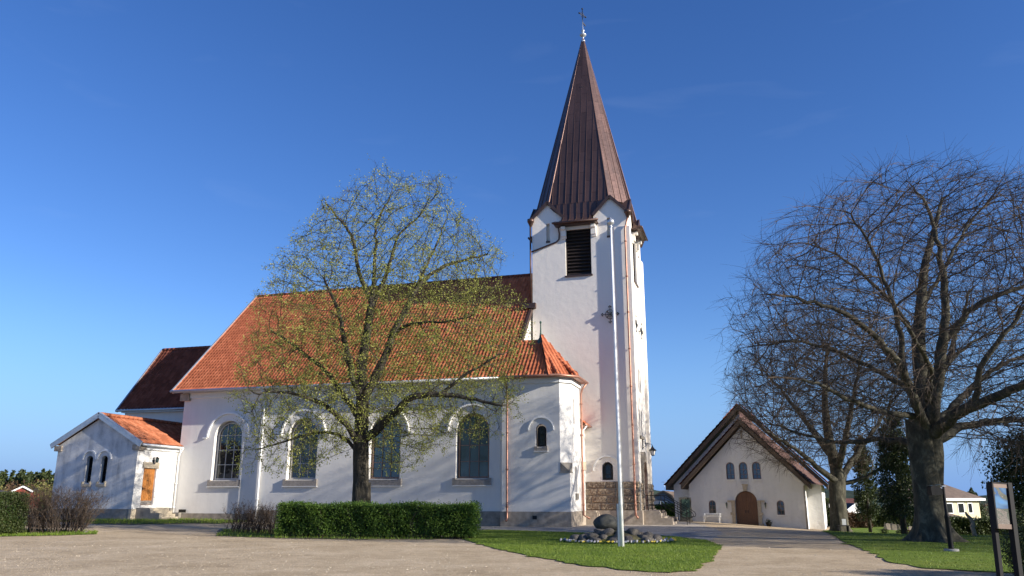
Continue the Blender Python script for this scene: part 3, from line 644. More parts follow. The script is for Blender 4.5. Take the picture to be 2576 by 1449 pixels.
for kk in range(4):
    f_ = K(kk); rows = [(21.2, -.03, 2.1), (20.75, .03, 1.7), (20.35, .1, 1.25), (20.1, .17, 1.03), (19.92, .26, 1.04), (19.78, .40, 1.16), (19.7, .55, 1.36), (19.66, .68, 1.5)]
    m = MB()
    for i in range(len(rows) - 1):
        (z0, d0, h0), (z1, d1, h1) = rows[i], rows[i + 1]
        m.add([f_(-h0 - .12, z0, d0), f_(h0 - .12, z0, d0), f_(h1 - .12, z1, d1), f_(-h1 - .12, z1, d1)], [(0, 1, 2, 3)], True, uvs=[(-h0, -(21.2 - z0) - d0), (h0, -(21.2 - z0) - d0), (h1, -(21.2 - z1) - d1), (-h1, -(21.2 - z1) - d1)])
    m.build('bell_cast', 'copper', spire)
    m = MB()
    m.extrude(rect(-1.62, 1.38, 19.5, 19.67), f_, .6, .7); m.extrude(rect(-1.6, 1.36, 19.47, 19.53), f_, 0, .62)
    for sx in (-1, 1):                        # closed flanks of the flare
        pts = [f_(sx * h - .12, z, d) for z, d, h in rows]; low = [f_(sx * min(h, 1.5) - .12, 19.5, 0) for z, d, h in rows]
        for i in range(3, len(rows) - 1): m.add([pts[i], pts[i + 1], f_(sx * rows[i + 1][2] - .12, 19.5, rows[i + 1][1]), f_(sx * rows[i][2] - .12, 19.5, 0)], [(0, 1, 2, 3)])
    for o_ in np.arange(-1.38, 1.5, .46):
        pr = None
        for z, d, h in rows:
            if abs(o_) <= h + .02:
                cur = V(f_(o_ - .12, z + .02, d + .02))
                if pr is not None: m.bar(pr, cur, .022, .05)
                pr = cur
            else: pr = None
    m.build('eave_fascia', 'copper_trim', spire)
    m = MB(); m.tube([f_(-1.7, 19.56, .76), f_(1.46, 19.56, .76)], .07, 8); m.build('gutter', 'copper_trim', spire)
hk = MB(); hk.box(TC[0] - .1, TC[0] + .25, TC[1] - 1.12, TC[1] - .75, 31.0, 31.12); hk.build('hatch', 'copper_trim', spire)
fn_ = MB(); fn_.lathe([(.17, -.5), (.15, .0), (.17, .04), (.08, .08), (.075, .34), (.12, .38), (.25, .50), (.27, .57), (.22, .62), (.09, .68), (.08, .82), (.14, .86), (.14, .94), (.05, 1.0), (.03, 1.2), (.022, 2.0)], (TC[0], TC[1], ZT), 14)
fin = fn_.build('spire_finial', 'zinc', church)
cr_ = MB(); zc = ZT + 1.75; X0, Y0 = TC
dirx = (math.cos(math.radians(62)), math.sin(math.radians(62)))
cr_.bar((X0, Y0, ZT + 1.1), (X0, Y0, zc + 1.1), .045, .045)
cr_.bar((X0 - dirx[0] * .38, Y0 - dirx[1] * .38, zc + .55), (X0 + dirx[0] * .38, Y0 + dirx[1] * .38, zc + .55), .045, .045)
for dx, dz in ((-.38, .55), (.38, .55), (0, 1.1)): cr_.lathe([(.0, -.08), (.07, -.03), (.07, .03), (0, .08)], (X0 + dirx[0] * dx, Y0 + dirx[1] * dx, zc + dz), 10)
rg_ = [(X0 + dirx[0] * .2 * math.cos(t), Y0 + dirx[1] * .2 * math.cos(t), zc + .55 + .2 * math.sin(t)) for t in np.linspace(0, 2 * math.pi, 17)]
cr_.tube(rg_, .02, 6, False)
cr_.bar((X0, Y0, zc - .1), (X0 + dirx[0] * .35, Y0 + dirx[1] * .35, zc - .25), .04, .1); cr_.build('cross', 'iron', fin)
# ---- ornamental wall anchors
def anchor(fn, s, z):
    m = MB(); f_ = lambda a, b, d: fn(s + a, z + b, d)
    n = 22; cir = lambda r, d: [f_(r * math.cos(t), r * math.sin(t), d) for t in np.linspace(0, 2 * math.pi, n)]
    m.tube(cir(.30, .16), .022, 6, False); m.tube(cir(.15, .16), .014, 6, False)
    for a in range(4):
        t = a * math.pi / 2; m.tube([f_(0, 0, .16), f_(.5 * math.cos(t), .5 * math.sin(t), .16)], .022, 6)
        for dx in (-.07, .07, 0):
            e_ = (.5 + (.06 if dx == 0 else 0)); m.tube([f_(e_ * math.cos(t) - dx * math.sin(t), e_ * math.sin(t) + dx * math.cos(t), .14), f_(e_ * math.cos(t) - dx * math.sin(t), e_ * math.sin(t) + dx * math.cos(t), .19)], .045, 8)
        t += math.pi / 4; m.tube([f_(.05 * math.cos(t), .05 * math.sin(t), .16), f_(.3 * math.cos(t), .3 * math.sin(t), .16)], .02, 6)
        m.tube([f_(.22 * math.cos(t), .22 * math.sin(t), .14), f_(.22 * math.cos(t), .22 * math.sin(t), .18)], .05, 8)
    m.tube([f_(0, 0, -.02), f_(0, 0, .2)], .03, 6)
    m.build('wall_anchor', 'iron', church)
anchor(K(0), 1.97, 13.15); anchor(K(1), -2.9 - .1, 12.75) if 0 else anchor(K(1), -1.9, 12.75); anchor(K(1), .7, 12.75)
# ---- annex (vestry) at the left end, with its own roof and door
AX0, AX1, AB = -33.05, -26.82, -3.4
aw = MB(); wl = [arch(-30.42, .50, 2.5, 4.18), arch(-29.28, .50, 2.5, 4.18)]
gable = [(AX0, .9), (AX1, .9), (AX1, 4.85), (-29.95, 6.55), (AX0, 4.85)]
aw.panel(gable, wl, F(AB), .35); aw.build('annex_gable_wall', 'grey_white', church)
aw = MB(); aw.panel(rect(AB, .42, .2, 4.85), [rect(-2.68, -1.55, 1.15, 3.42)], R(AX1), .2); aw.panel(rect(AB, 7, .2, 4.85), [], L(AX0)); aw.build('annex_side_wall', 'annex_white', church)
for c0 in (-30.42, -29.28):
    m = MB(); m.band(arch(c0, .50, 2.5, 4.18), arch(c0, .40, 2.56, 4.12), F(AB), -.3, -.24)
    for z in (2.95, 3.4): m.extrude(rect(c0 - .22, c0 + .22, z, z + .025), F(AB), -.3, -.25)
    wq = m.build('window', 'iron', church); m = MB(); m.extrude(arch(c0, .5, 2.5, 4.18), F(AB), -.36, -.32); m.build('pane', 'glass_dark', wq)
    m = MB(); m.extrude(rect(c0 - .34, c0 + .34, 2.28, 2.44), F(AB), -.3, .12)
    for sx in (-1, 1): m.extrude(rect(min(c0 + sx * .34, c0 + sx * .25), max(c0 + sx * .34, c0 + sx * .25), 2.44, 2.58), F(AB), -.02, .12)
    m.build('sill', 'sandstone', wq)
    m = MB(); n = 16; m.band([(c0 + .56 * math.cos(math.pi * i / n), 3.95 + .58 * math.sin(math.pi * i / n)) for i in range(n + 1)], [(c0 + .49 * math.cos(math.pi * i / n), 3.95 + .51 * math.sin(math.pi * i / n)) for i in range(n + 1)], F(AB), 0, .1, closed=False); m.build('hood_mould', 'trim', wq)
p = MB(); p.box(AX0 - .06, AX1 + .06, AB - .08, 6, -.2, .93); p.build('plinth', 'granite_grey', church)
p = MB(); p.box(AX1 - .1, AX1 + .10, AB - .1, AB + .55, -.2, .93); p.build('corner_stone', 'sandstone', church)
k = MB(); k.box(AX1 - .35, AX1 + .22, AB - .14, AB + .5, 4.5, 4.83); k.build('kneeler', 'granite_plain', church); k = MB(); k.box(AX0 - .2, AX0 + .35, AB - .14, AB + .4, 4.5, 4.83); k.build('kneeler', 'granite_plain', church)
rs = (6.68 - 4.92) / 3.35; Ua = V((-1, 0, rs)).normalized()
ro = bm_object('annex_tiled_roof', [tile_field((AX1 + .3, AB - .2, 4.9), (0, 1, 0), Ua, 9.5, 3.9, tw=.24, tl=.36, lift=.03, wave=.028)], 'tile_old', church)
m = MB(); m.add([(-29.98, AB - .2, 6.78), (-29.98, 6, 6.78), (AX0 - .3, 6, 4.9), (AX0 - .3, AB - .2, 4.9)], [(0, 1, 2, 3)]); m.build('rear_slope', 'tile_old', ro)
m = MB(); m.add([(AX1 + .3, AB - .15, 4.86), (AX1 + .3, 6, 4.86), (-29.95, 6, 6.58), (-29.95, AB - .15, 6.58)], [(0, 1, 2, 3)]); m.add([(AX1 + .05, AB, 4.8), (AX1 + .3, AB, 4.86), (AX1 + .3, 2, 4.86), (AX1 + .05, 2, 4.8)], [(0, 1, 2, 3)]); m.build('roof_deck', 'trim', ro)
m = MB()
for i in range(22): m.tube([(-29.97, AB - .15 + i * .42, 6.80), (-29.97, AB - .15 + i * .42 + .45, 6.825)], [.125, .105], 8)
m.build('ridge_tiles', 'tile_old', ro)
m = MB(); m.bar((AX1 + .38, AB - .25, 4.80), (-29.95, AB - .25, 6.72), .08, .30); m.bar((AX0 - .38, AB - .25, 4.80), (-29.95, AB - .25, 6.72), .08, .30)
m.bar((AX1 + .36, AB - .19, 4.97), (-29.95, AB - .19, 6.90), .22, .04); m.bar((AX0 - .36, AB - .19, 4.97), (-29.95, AB - .19, 6.90), .22, .04); m.build('verge', 'zinc', ro)
m = MB(); m.tube([(AX1 + .4, AB - .1, 4.82), (AX1 + .4, .3, 4.80)], .07, 8); m.box(AX1, AX1 + .12, AB, .4, 4.55, 4.78); m.build('gutter', 'zinc_white', ro)
pipe([(AX1 + .4, .25, 4.75), (AX1 + .2, .3, 4.5), (AX1 + .12, .3, 4.3), (AX1 + .12, .3, .5)], 'zinc_white', .055, [(AX1 + .12, .3, z) for z in (1, 2.5, 4)])
m = MB(); m.box(AX1 - .2, AX1 - .13, -2.68, -1.55, 1.15, 3.42)
for i in range(7): m.box(AX1 - .13, AX1 - .112, -2.66 + i * .16, -2.515 + i * .16, 1.42, 3.4)
dr = m.build('vestry_door', 'door_oak', church)
m = MB(); m.box(AX1 - .12, AX1 - .10, -2.66, -1.57, 1.17, 1.42); m.build('kick_plate', 'sill', dr)
m = MB(); m.tube([(AX1 - .12, -2.5, 2.15), (AX1 - .04, -2.5, 2.15), (AX1 - .04, -2.36, 2.15)], .012, 6); m.box(AX1 - .115, AX1 - .1, -2.54, -2.46, 2.05, 2.25); m.box(AX1 - .115, AX1 - .1, -2.2, -2.05, 2.62, 2.66); m.build('handle', 'iron', dr)
m = MB(); m.box(AX1 - .02, AX1 + .05, -2.84, -1.38, 3.42, 3.78); m.build('lintel', 'sandstone', church)
# ---- chancel behind the left end
m = MB(); m.panel(rect(-35.4, -26.8, 0, 7.95), [], F(4.6)); m.panel([(4.6, 0), (11.9, 0), (11.9, 7.9), (RB, 13.1), (4.6, 7.9)], [], L(-35.2)); m.build('chancel_wall', 'white', church)
cs = (13.25 - 7.98) / (RB - 4.2); Uc = V((0, 1, cs)).normalized()
ro = bm_object('chancel_roof', [tile_field((-35.7, 4.2, 8.0), (1, 0, 0), Uc, 8.9, 6.62, tw=.3, tl=.4, spc=4)], 'tile_brown', church)
m = MB(); m.add([(-35.7, RB, 13.26), (-26.8, RB, 13.26), (-26.8, 12.4, 7.95), (-35.7, 12.4, 7.95)], [(0, 1, 2, 3)]); m.build('rear_slope', 'tile_brown', ro)
m = MB()
for i in range(22): m.tube([(-35.7 + i * .41, RB, 13.3), (-35.7 + i * .41 + .44, RB, 13.33)], [.13, .11], 8)
m.build('ridge_tiles', 'tile_brown', ro)
m = MB(); m.bar((-35.75, 4.1, 7.9), (-35.75, RB, 13.24), .1, .24); m.build('verge', 'zinc', ro)
m = MB(); m.tube([(-35.8, 4.08, 7.93), (-26.9, 4.08, 7.93)], .09, 8); m.box(-35.4, -26.8, 4.2, 4.6, 7.78, 7.9); m.build('gutter', 'zinc', ro)

# ================================================================== steps, railings, lanterns round the church
def frame_obj(mb, name, m, parent=None):
    o = mb.build(name, m, parent)
    if parent is None: o.location = church.location; o.rotation_euler = church.rotation_euler
    return o
def Cw(a, b, z=0): return church.matrix_basis @ V((a, b, z)) if 0 else V((3.298 + a * math.cos(PHI) + b * math.sin(PHI), 46.366 - a * math.sin(PHI) + b * math.cos(PHI), z))
def stepset(a0, b0, b1, zg, ztop, run, land, n, label, m='granite_plain', cheek=.3, ck_low=.42, split=.62):
    root = empty('stone_steps', Cw(a0, (b0 + b1) / 2, zg), -PHI, label, 'steps')
    sh = lambda mb: mb
    w2 = (b1 - b0) / 2; hh = ztop
    m_ = MB(); rise = hh / n
    for i in range(n): m_.box(0, land + run * (n - 1 - i) / (n - 1 if n > 1 else 1), -w2 + cheek, w2 - cheek, i * rise - (.4 if i == 0 else 0), (i + 1) * rise)
    m_.build('treads', 'sandstone' if m != 'granite_plain' else m, root)
    for s in (-1, 1):
        y0, y1 = (-w2, -w2 + cheek) if s < 0 else (w2 - cheek, w2); tot = land + run
        poly = [(0, -.4), (tot, -.4), (tot, ck_low), (tot * split + .02, ck_low)] + [(tot * split - .22 + .22 * math.cos(t), hh + .02 - .22 + .22 * math.sin(t)) for t in np.linspace(0, math.pi / 2, 6)] + [(0, hh + .02)]
        c_ = MB(); c_.extrude(poly, lambda q, z, d: (q, y0 + d, z), 0, y1 - y0); c_.build('cheek_wall', m, root)
    return root
stepset(3.35, 5.1, 8.4, 0, .82, 1.05, .75, 5, 'granite entrance steps with curved cheek walls at the foot of the tower')
stepset(.08, 4.16, 4.85, 0, .83, .5, .55, 4, 'small granite steps at the narrow side door beside the tower', cheek=.12)
stepset(AX1 + .1, -3.1, -1.1, gz(-23, 54), .98 - .27, .75, 1.0, 4, 'small mossy stone steps under the orange annex door', m='granite_grey', cheek=.24, ck_low=.42)
def railing(b, label, a0=3.5):
    root = empty('handrail', Cw(a0, b, 0), -PHI, label, 'railing', 'black handrails on the entrance steps')
    for h in (.9, .62, .32):
        m_ = MB()
        pts = [(0, 0, .84 + h), (.95, 0, .84 + h), (1.05, 0, .82 + h), (2.5, 0, .02 + h)]
        if h == .9: pts += [(2.78, 0, -.17 + h), (2.85, 0, -.32 + h), (2.78, 0, -.45 + h), (2.62, 0, -.44 + h), (2.5, 0, .02 + .32)]
        m_.tube(pts, .02, 8); m_.build('rail', 'black_paint', root)
    for x_, zt, zb in ((.95, .84, .8), (1.75, .45, .3), (2.45, .05, -.1), (.15, .84, .8)):
        m_ = MB(); m_.tube([(x_, 0, zb - .1), (x_, 0, zt + .9)], .022, 8); m_.build('post', 'black_paint', root)
railing(5.6, 'black tubular handrail at the near side of the tower entrance steps')
railing(7.7, 'black tubular handrail at the far side of the tower entrance steps')
# lantern hanging on the tower
lr = empty('wall_lantern', Cw(3.3, 6.9, 4.9), -PHI, 'black hanging lantern on a scrolled bracket beside the tower portal', 'lantern')
m_ = MB(); m_.bar((0, 0, -.3), (0, 0, .3), .03, .06); m_.tube([(0, 0, .12)] + [(.1 + .13 * math.sin(t), 0, .12 + .1 * math.cos(t * 1.5)) for t in np.linspace(0, 3.1, 9)] + [(.55, 0, .02), (.62, 0, -.03)], .016, 6); m_.tube([(0, 0, -.25), (.15, 0, -.1), (.3, 0, .02)], .014, 6); m_.build('bracket', 'iron', lr)
m_ = MB(); m_.lathe([(.01, .02), (.05, -.1), (.12, -.2), (.24, -.3), (.26, -.33), (.2, -.33)], (.62, 0, -.05), 10); m_.build('cap', 'iron', lr)
m_ = MB(); m_.lathe([(.17, -.34), (.11, -.6), (.12, -.62)], (.62, 0, -.05), 6); gl_ = m_.build('glass', 'trim', lr)
m_ = MB()
for i in range(6):
    t = i * math.pi / 3; m_.tube([(.62 + .18 * math.cos(t), .18 * math.sin(t), -.38), (.62 + .115 * math.cos(t), .115 * math.sin(t), -.66)], .012, 5)
m_.lathe([(.12, -.62), (.13, -.64), (.03, -.68), (.0, -.72)], (.62, 0, -.03), 8); m_.build('cage', 'iron', lr)
# box lantern over the annex door
lr = empty('wall_lantern', Cw(AX1 + .02, -1.95, 3.95), -PHI, 'small black box lantern above the orange annex door', 'lantern')
m_ = MB(); m_.bar((0.01, 0, -.2), (.01, 0, .12), .05, .12); m_.bar((0, 0, .14), (.3, 0, .18), .03, .03); m_.build('bracket', 'iron', lr)
m_ = MB(); m_.lathe([(.02, .2), (.15, .1), (.16, .08), (.1, .08)], (.28, 0, -.02), 4); m_.build('cap', 'iron', lr)
m_ = MB(); m_.lathe([(.125, .06), (.10, -.18), (.0, -.18)], (.28, 0, 0), 4); m_.build('glass', 'glass_green', lr)
m_ = MB()
for i in range(4):
    t = i * math.pi / 2; m_.tube([(.28 + .13 * math.cos(t), .13 * math.sin(t), .07), (.28 + .105 * math.cos(t), .105 * math.sin(t), -.2)], .009, 5)
m_.build('cage', 'iron', lr)
# ================================================================== GROUND
def ribbon_poly(pts, step=.6, jit=.12, seed=1):
    rn = random.Random(seed); out = []
    for i in range(len(pts)):
        a, b = pts[i], pts[(i + 1) % len(pts)]; L_ = math.dist(a, b); n = max(1, int(L_ / step))
        for k in range(n):
            t = k / n; nx, ny = -(b[1] - a[1]) / (L_ + 1e-6), (b[0] - a[0]) / (L_ + 1e-6); j = rn.gauss(0, jit)
            out.append((a[0] + (b[0] - a[0]) * t + nx * j, a[1] + (b[1] - a[1]) * t + ny * j))
    return out
def inside(px, py, poly):
    px = np.asarray(px); py = np.asarray(py); r = np.zeros(px.shape, bool); n = len(poly)
    for i in range(n):
        x0, y0 = poly[i]; x1, y1 = poly[(i + 1) % n]
        c = ((y0 > py) != (y1 > py)) & (px < (x1 - x0) * (py - y0) / (y1 - y0 + 1e-12) + x0); r ^= c
    return r
def sheet(name, poly, m, off, res=1.2, kind='structure', rough=0.0):
    xs = [p[0] for p in poly]; ys = [p[1] for p in poly]
    gx, gy = np.meshgrid(np.arange(min(xs), max(xs), res), np.arange(min(ys), max(ys), res)); gx = gx.ravel() + .01; gy = gy.ravel() + .01
    ins = inside(gx, gy, poly); pts = [V(p) for p in poly] + [V((a, b)) for a, b in zip(gx[ins], gy[ins])]
    n = len(poly); r = delaunay_2d_cdt(pts, [(i, (i + 1) % n) for i in range(n)], [], 1, 1e-4)
    v2 = r[0]; rr = np.random.default_rng(3)
    Vv = [(p.x, p.y, gz(p.x, p.y) + off + (rr.uniform(0, rough) if rough else 0)) for p in v2]
    me = bpy.data.meshes.new(name); me.from_pydata(Vv, [], [tuple(f) for f in r[2]]); me.update(); me.polygons.foreach_set('use_smooth', [True] * len(me.polygons))
    me.materials.append(M[m]); o = bpy.data.objects.new(name, me); COL.objects.link(o); o['kind'] = kind; return o
# one sheet to the horizon
xs = np.concatenate([-np.geomspace(3000, 62, 22), np.arange(-60, 60.1, 2), np.geomspace(62, 3000, 22)])
ys = np.concatenate([np.arange(-60, 100, 2), np.geomspace(100, 3500, 30)])
X_, Y_ = np.meshgrid(xs, ys); Z_ = g(X_, Y_)
nx = len(xs); idx = np.arange(X_.size).reshape(X_.shape)
Fq = np.stack([idx[:-1, :-1].ravel(), idx[:-1, 1:].ravel(), idx[1:, 1:].ravel(), idx[1:, :-1].ravel()], 1)
o = npmesh('ground', np.stack([X_.ravel(), Y_.ravel(), Z_.ravel()], 1), Fq, 'field', smooth=True); o['kind'] = 'structure'
sheet('gravel_yard', [(-60, -20), (40, -20), (40, 38), (27, 62), (10, 68), (-45, 66), (-60, 45)], 'gravel', .008, 2.0)
A = lambda *q: [at(u, v) for u, v in q]
path_poly = ribbon_poly([at(1222, 1334), at(1300, 1342), at(1500, 1343), at(1700, 1352), at(1790, 1361), (8.6, 34.5), (10.2, 40), (11.4, 48), (12.0, 56), (9, 58), (5, 52), (3, 46), (-3, 48.6)], .7, .2)
sheet('path', path_poly, 'gravel_grey', .014, 1.0)
lawn1 = ribbon_poly([at(1150, 1352), at(1240, 1380), at(1330, 1399), at(1450, 1421), at(1560, 1436), at(1680, 1442), at(1740, 1438), at(1782, 1416), at(1803, 1395), at(1813, 1375), at(1780, 1361), at(1700, 1351), at(1500, 1342), at(1240, 1334), at(1180, 1337)], .35, .07, 2)
sheet('lawn', lawn1, 'lawn', .022, .6, rough=.012)
rl = [at(2088, 1330), at(2068, 1337), at(2110, 1358), at(2165, 1382), at(2210, 1401), at(2250, 1418), at(2330, 1431), at(2450, 1440), at(2600, 1447), (30, 18), (60, 20), (60, 75), (26, 72), (24, 58), (20.5, 52)]
lawn2 = ribbon_poly(rl, .4, .08, 3); sheet('lawn', lawn2, 'lawn', .022, 1.0, rough=.012)
hl = ribbon_poly([at(-60, 1352), at(120, 1349), at(240, 1345), at(250, 1336), at(-60, 1330)], .4, .08, 4); sheet('grass_verge', hl, 'dirt', .02, .6)
hm = ribbon_poly([at(545, 1349), at(700, 1355), at(900, 1358), at(1080, 1358), at(1180, 1354), at(1150, 1335), at(560, 1332)], .4, .08, 5); sheet('grass_verge', hm, 'dirt', .02, .6)
hw = ribbon_poly([at(100, 1311), at(250, 1319), at(330, 1320), at(560, 1318), at(640, 1312), at(560, 1309), at(300, 1307)], .5, .12, 6); sheet('grass_verge', hw, 'dirt', .02, .6)
# grass blades
def blades(name, poly, n, h, w, m='grass', ymax=60, seed=5, label=None):
    rr = np.random.default_rng(seed); px = [p[0] for p in poly]; py = [p[1] for p in poly]
    X = rr.uniform(min(px), max(px), n * 3); Y = rr.uniform(min(py), min(max(py), ymax), n * 3); k = inside(X, Y, poly); X = X[k][:n]; Y = Y[k][:n]; n = len(X)
    Z = g(X, Y) + .015; t = rr.uniform(0, 2 * np.pi, n); hh = h * rr.uniform(.5, 1.3, n); ww = w * rr.uniform(.6, 1.3, n); ln = rr.normal(0, .35, (n, 2)) * hh[:, None]
    dx = np.cos(t) * ww; dy = np.sin(t) * ww
    Vv = np.stack([np.stack([X - dx, Y - dy, Z], 1), np.stack([X + dx, Y + dy, Z], 1), np.stack([X + ln[:, 0], Y + ln[:, 1], Z + hh], 1)], 1).reshape(-1, 3)
    o = npmesh(name, Vv, np.arange(3 * n).reshape(-1, 3), m); tag(o, label, 'grass', None, 'stuff'); return o
blades('grass', lawn1, 52000, .05, .010, seed=5, label='short mown green grass round the flagpole and stone pile')
blades('grass', rl, 85000, .05, .012, ymax=54, seed=6, label='short mown green grass under the big bare beech')
blades('grass', hm, 9000, .10, .012, seed=7, label='rough grass along the foot of the clipped hedge')
blades('grass', hl, 7000, .10, .012, seed=8, label='rough grass along the foot of the bare bush on the left')
blades('grass', hw, 5000, .13, .014, seed=9, label='thin grass in front of the annex')
# loose pebbles
def pebbles(n, seed=3):
    rr = np.random.default_rng(seed); r_ = 12 + 26 * rr.uniform(0, 1, n) ** 1.3; a = rr.uniform(-.72, .72, n); X = r_ * np.sin(a); Y = r_ * np.cos(a)
    k = ~inside(X, Y, lawn1) & ~inside(X, Y, rl); X = X[k]; Y = Y[k]; n = len(X); s = rr.uniform(.006, .024, n) * (1 + (rr.uniform(0, 1, n) > .97) * 1.0)
    base = np.array([(1, 0, 0), (0, 1, 0), (-1, 0, 0), (0, -1, 0), (0, 0, .75), (.5, .5, .5)]); fc = np.array([(0, 1, 4), (1, 2, 4), (2, 3, 4), (3, 0, 4)])
    t = rr.uniform(0, 6.28, n); c_, s_ = np.cos(t), np.sin(t); B_ = base[:5][None] * s[:, None, None] * np.array([1, .75, .8])
    Vx = B_[..., 0] * c_[:, None] - B_[..., 1] * s_[:, None] + X[:, None]; Vy = B_[..., 0] * s_[:, None] + B_[..., 1] * c_[:, None] + Y[:, None]; Vz = B_[..., 2] + (g(X, Y) + .006)[:, None]
    Vv = np.stack([Vx, Vy, Vz], -1).reshape(-1, 3); Fv = (fc[None] + (np.arange(n) * 5)[:, None, None]).reshape(-1, 3)
    o = npmesh('pebbles', Vv, Fv, 'pebble'); tag(o, 'loose pale pebbles scattered over the gravel yard', 'pebbles', None, 'stuff')
M['pebble'] = simple('pebble_stone', (.40, .34, .25), .9, var=.4, scale=9, obj=False)
pebbles(24000)
# hills on the horizon
def hill(x0, x1, y0, y1, zf, base, name='hills', m='hill'):
    gx = np.linspace(x0, x1, 160); gy = np.linspace(y0, y1, 14); X, Y = np.meshgrid(gx, gy); t = (Y - y0) / (y1 - y0); rr = np.random.default_rng(4)
    Z = base + (zf(X) - base) * np.sin(np.clip(t, 0, 1) * np.pi) ** .7 + rr.uniform(-.7, .9, X.shape) * (t > .2)
    ix = np.arange(X.size).reshape(X.shape); Fv = np.stack([ix[:-1, :-1].ravel(), ix[:-1, 1:].ravel(), ix[1:, 1:].ravel(), ix[1:, :-1].ravel()], 1)
    o = npmesh(name, np.stack([X.ravel(), Y.ravel(), Z.ravel()], 1), Fv, m, smooth=False); o['kind'] = 'structure'; return o
hill(-100, 900, 560, 900, lambda X: 8 + 2.4 * np.sin(X / 37) + 1.3 * np.sin(X / 13) - 5 * np.clip((X - 175) / 200, 0, 1), -6)

# ================================================================== TREES
def colonize(P, par, att, D, infl, kill, maxit=120, trop=(0, 0, 0), jit=.25, seed=1, maxn=16000, inert=.55, zflat=1.0, center=None, out=.4):
    rr = np.random.default_rng(seed); P = np.array(P, float); par = list(par); nch = np.zeros(maxn + 4000, int)
    for p in par:
        if p >= 0: nch[p] += 1
    nd = np.full(len(att), 1e9); ni = np.zeros(len(att), int); alive = np.ones(len(att), bool); trop = np.array(trop)
    def upd(s):
        Q = P[s:]
        for a in range(0, len(Q), 400):
            q = Q[a:a + 400]; al = np.nonzero(alive)[0]
            if not len(al): return
            d = ((att[al][:, None] - q[None]) ** 2).sum(2); j = d.argmin(1); m_ = d[np.arange(len(al)), j]; b = m_ < nd[al]
            nd[al[b]] = m_[b]; ni[al[b]] = s + a + j[b]
    upd(0); alive &= nd > kill * kill
    for it in range(maxit):
        k = alive & (nd < infl * infl)
        if not k.any() or len(P) > maxn: break
        src, inv = np.unique(ni[k], return_inverse=True); dv = att[k] - P[ni[k]]; dv /= np.linalg.norm(dv, axis=1)[:, None] + 1e-9
        sm_ = np.zeros((len(src), 3)); np.add.at(sm_, inv, dv); sm_ /= np.linalg.norm(sm_, axis=1)[:, None] + 1e-9
        pp_ = np.array(par)[src]; pd = np.where((pp_ >= 0)[:, None], P[src] - P[np.maximum(pp_, 0)], 0); pd /= np.linalg.norm(pd, axis=1)[:, None] + 1e-9; first = (nch[src] == 0)[:, None]
        if center is not None: ov = P[src] - np.array(center); ov /= np.linalg.norm(ov, axis=1)[:, None] + 1e-9; sm_ = sm_ + ov * out
        sm_ += trop + pd * np.where(first, inert, inert * .45) + rr.normal(0, jit, sm_.shape); sm_[:, 2] *= zflat; sm_ /= np.linalg.norm(sm_, axis=1)[:, None]
        ok = nch[src] < 3; src = src[ok]; sm_ = sm_[ok]
        if not len(src): break
        new = P[src] + sm_ * D; s = len(P); P = np.vstack([P, new]); par += list(src); nch[src] += 1
        upd(s); alive &= nd > kill * kill
        # attractors whose node is saturated are dropped
        sat = nch[ni] >= 3; alive &= ~(sat & (nd < infl * infl))
    return P, np.array(par)
def radii(P, par, tip, n=2.4, guide=None):
    r = np.zeros(len(P)); ch = [[] for _ in P]
    for i, p in enumerate(par):
        if p >= 0: ch[p].append(i)
    order = range(len(P) - 1, -1, -1)
    for i in order:
        r[i] = tip if not ch[i] else (sum(r[c] ** n for c in ch[i])) ** (1 / n)
        if guide is not None and guide[i] > 0: r[i] = max(guide[i], min(r[i], guide[i] * 1.12))
    return r, ch
def edges_mesh(name, P, par, R_, ch, sel, k, m, parent, knob=.0):
    ids = np.nonzero(sel & (par >= 0))[0]
    if not len(ids): return None
    p = par[ids]; main = np.array([len(ch[q]) > 0 and max(ch[q], key=lambda c: R_[c]) == i for i, q in zip(ids, p)])
    d = P[ids] - P[p]; d /= np.linalg.norm(d, axis=1)[:, None] + 1e-9
    dirn = np.zeros_like(P); dirn[ids] = d
    # tangent at a node = mean of the incoming and main outgoing direction
    tan = dirn.copy()
    for i in ids:
        if ch[i]:
            c = max(ch[i], key=lambda c: R_[c]); q = P[c] - P[i]; tan[i] = dirn[i] + q / (np.linalg.norm(q) + 1e-9)
    tan /= np.linalg.norm(tan, axis=1)[:, None] + 1e-9
    r0 = np.where(main, R_[p], np.minimum(R_[p], R_[ids] * 1.25)); t0 = np.where((main & (np.linalg.norm(tan[p], axis=1) > .1))[:, None], tan[p], d); t1 = tan[ids]
    ref = np.array([.23, .95, .21]); ang = np.arange(k) * 2 * np.pi / k
    def ring(c, t, r):
        u = ref[None] - t * (t @ ref)[:, None]; u /= np.linalg.norm(u, axis=1)[:, None] + 1e-9; w = np.cross(t, u)
        return c[:, None] + (u[:, None] * np.cos(ang)[None, :, None] + w[:, None] * np.sin(ang)[None, :, None]) * r[:, None, None]
    A_ = ring(P[p], t0, r0); B_ = ring(P[ids], t1, R_[ids]); Vv = np.concatenate([A_, B_], 1).reshape(-1, 3); n = len(ids); j = np.arange(k); j2 = (j + 1) % k
    f = np.stack([j, j2, j2 + k, j + k], 1); Fv = (f[None] + (np.arange(n) * 2 * k)[:, None, None]).reshape(-1, 4)
    return Vv, Fv
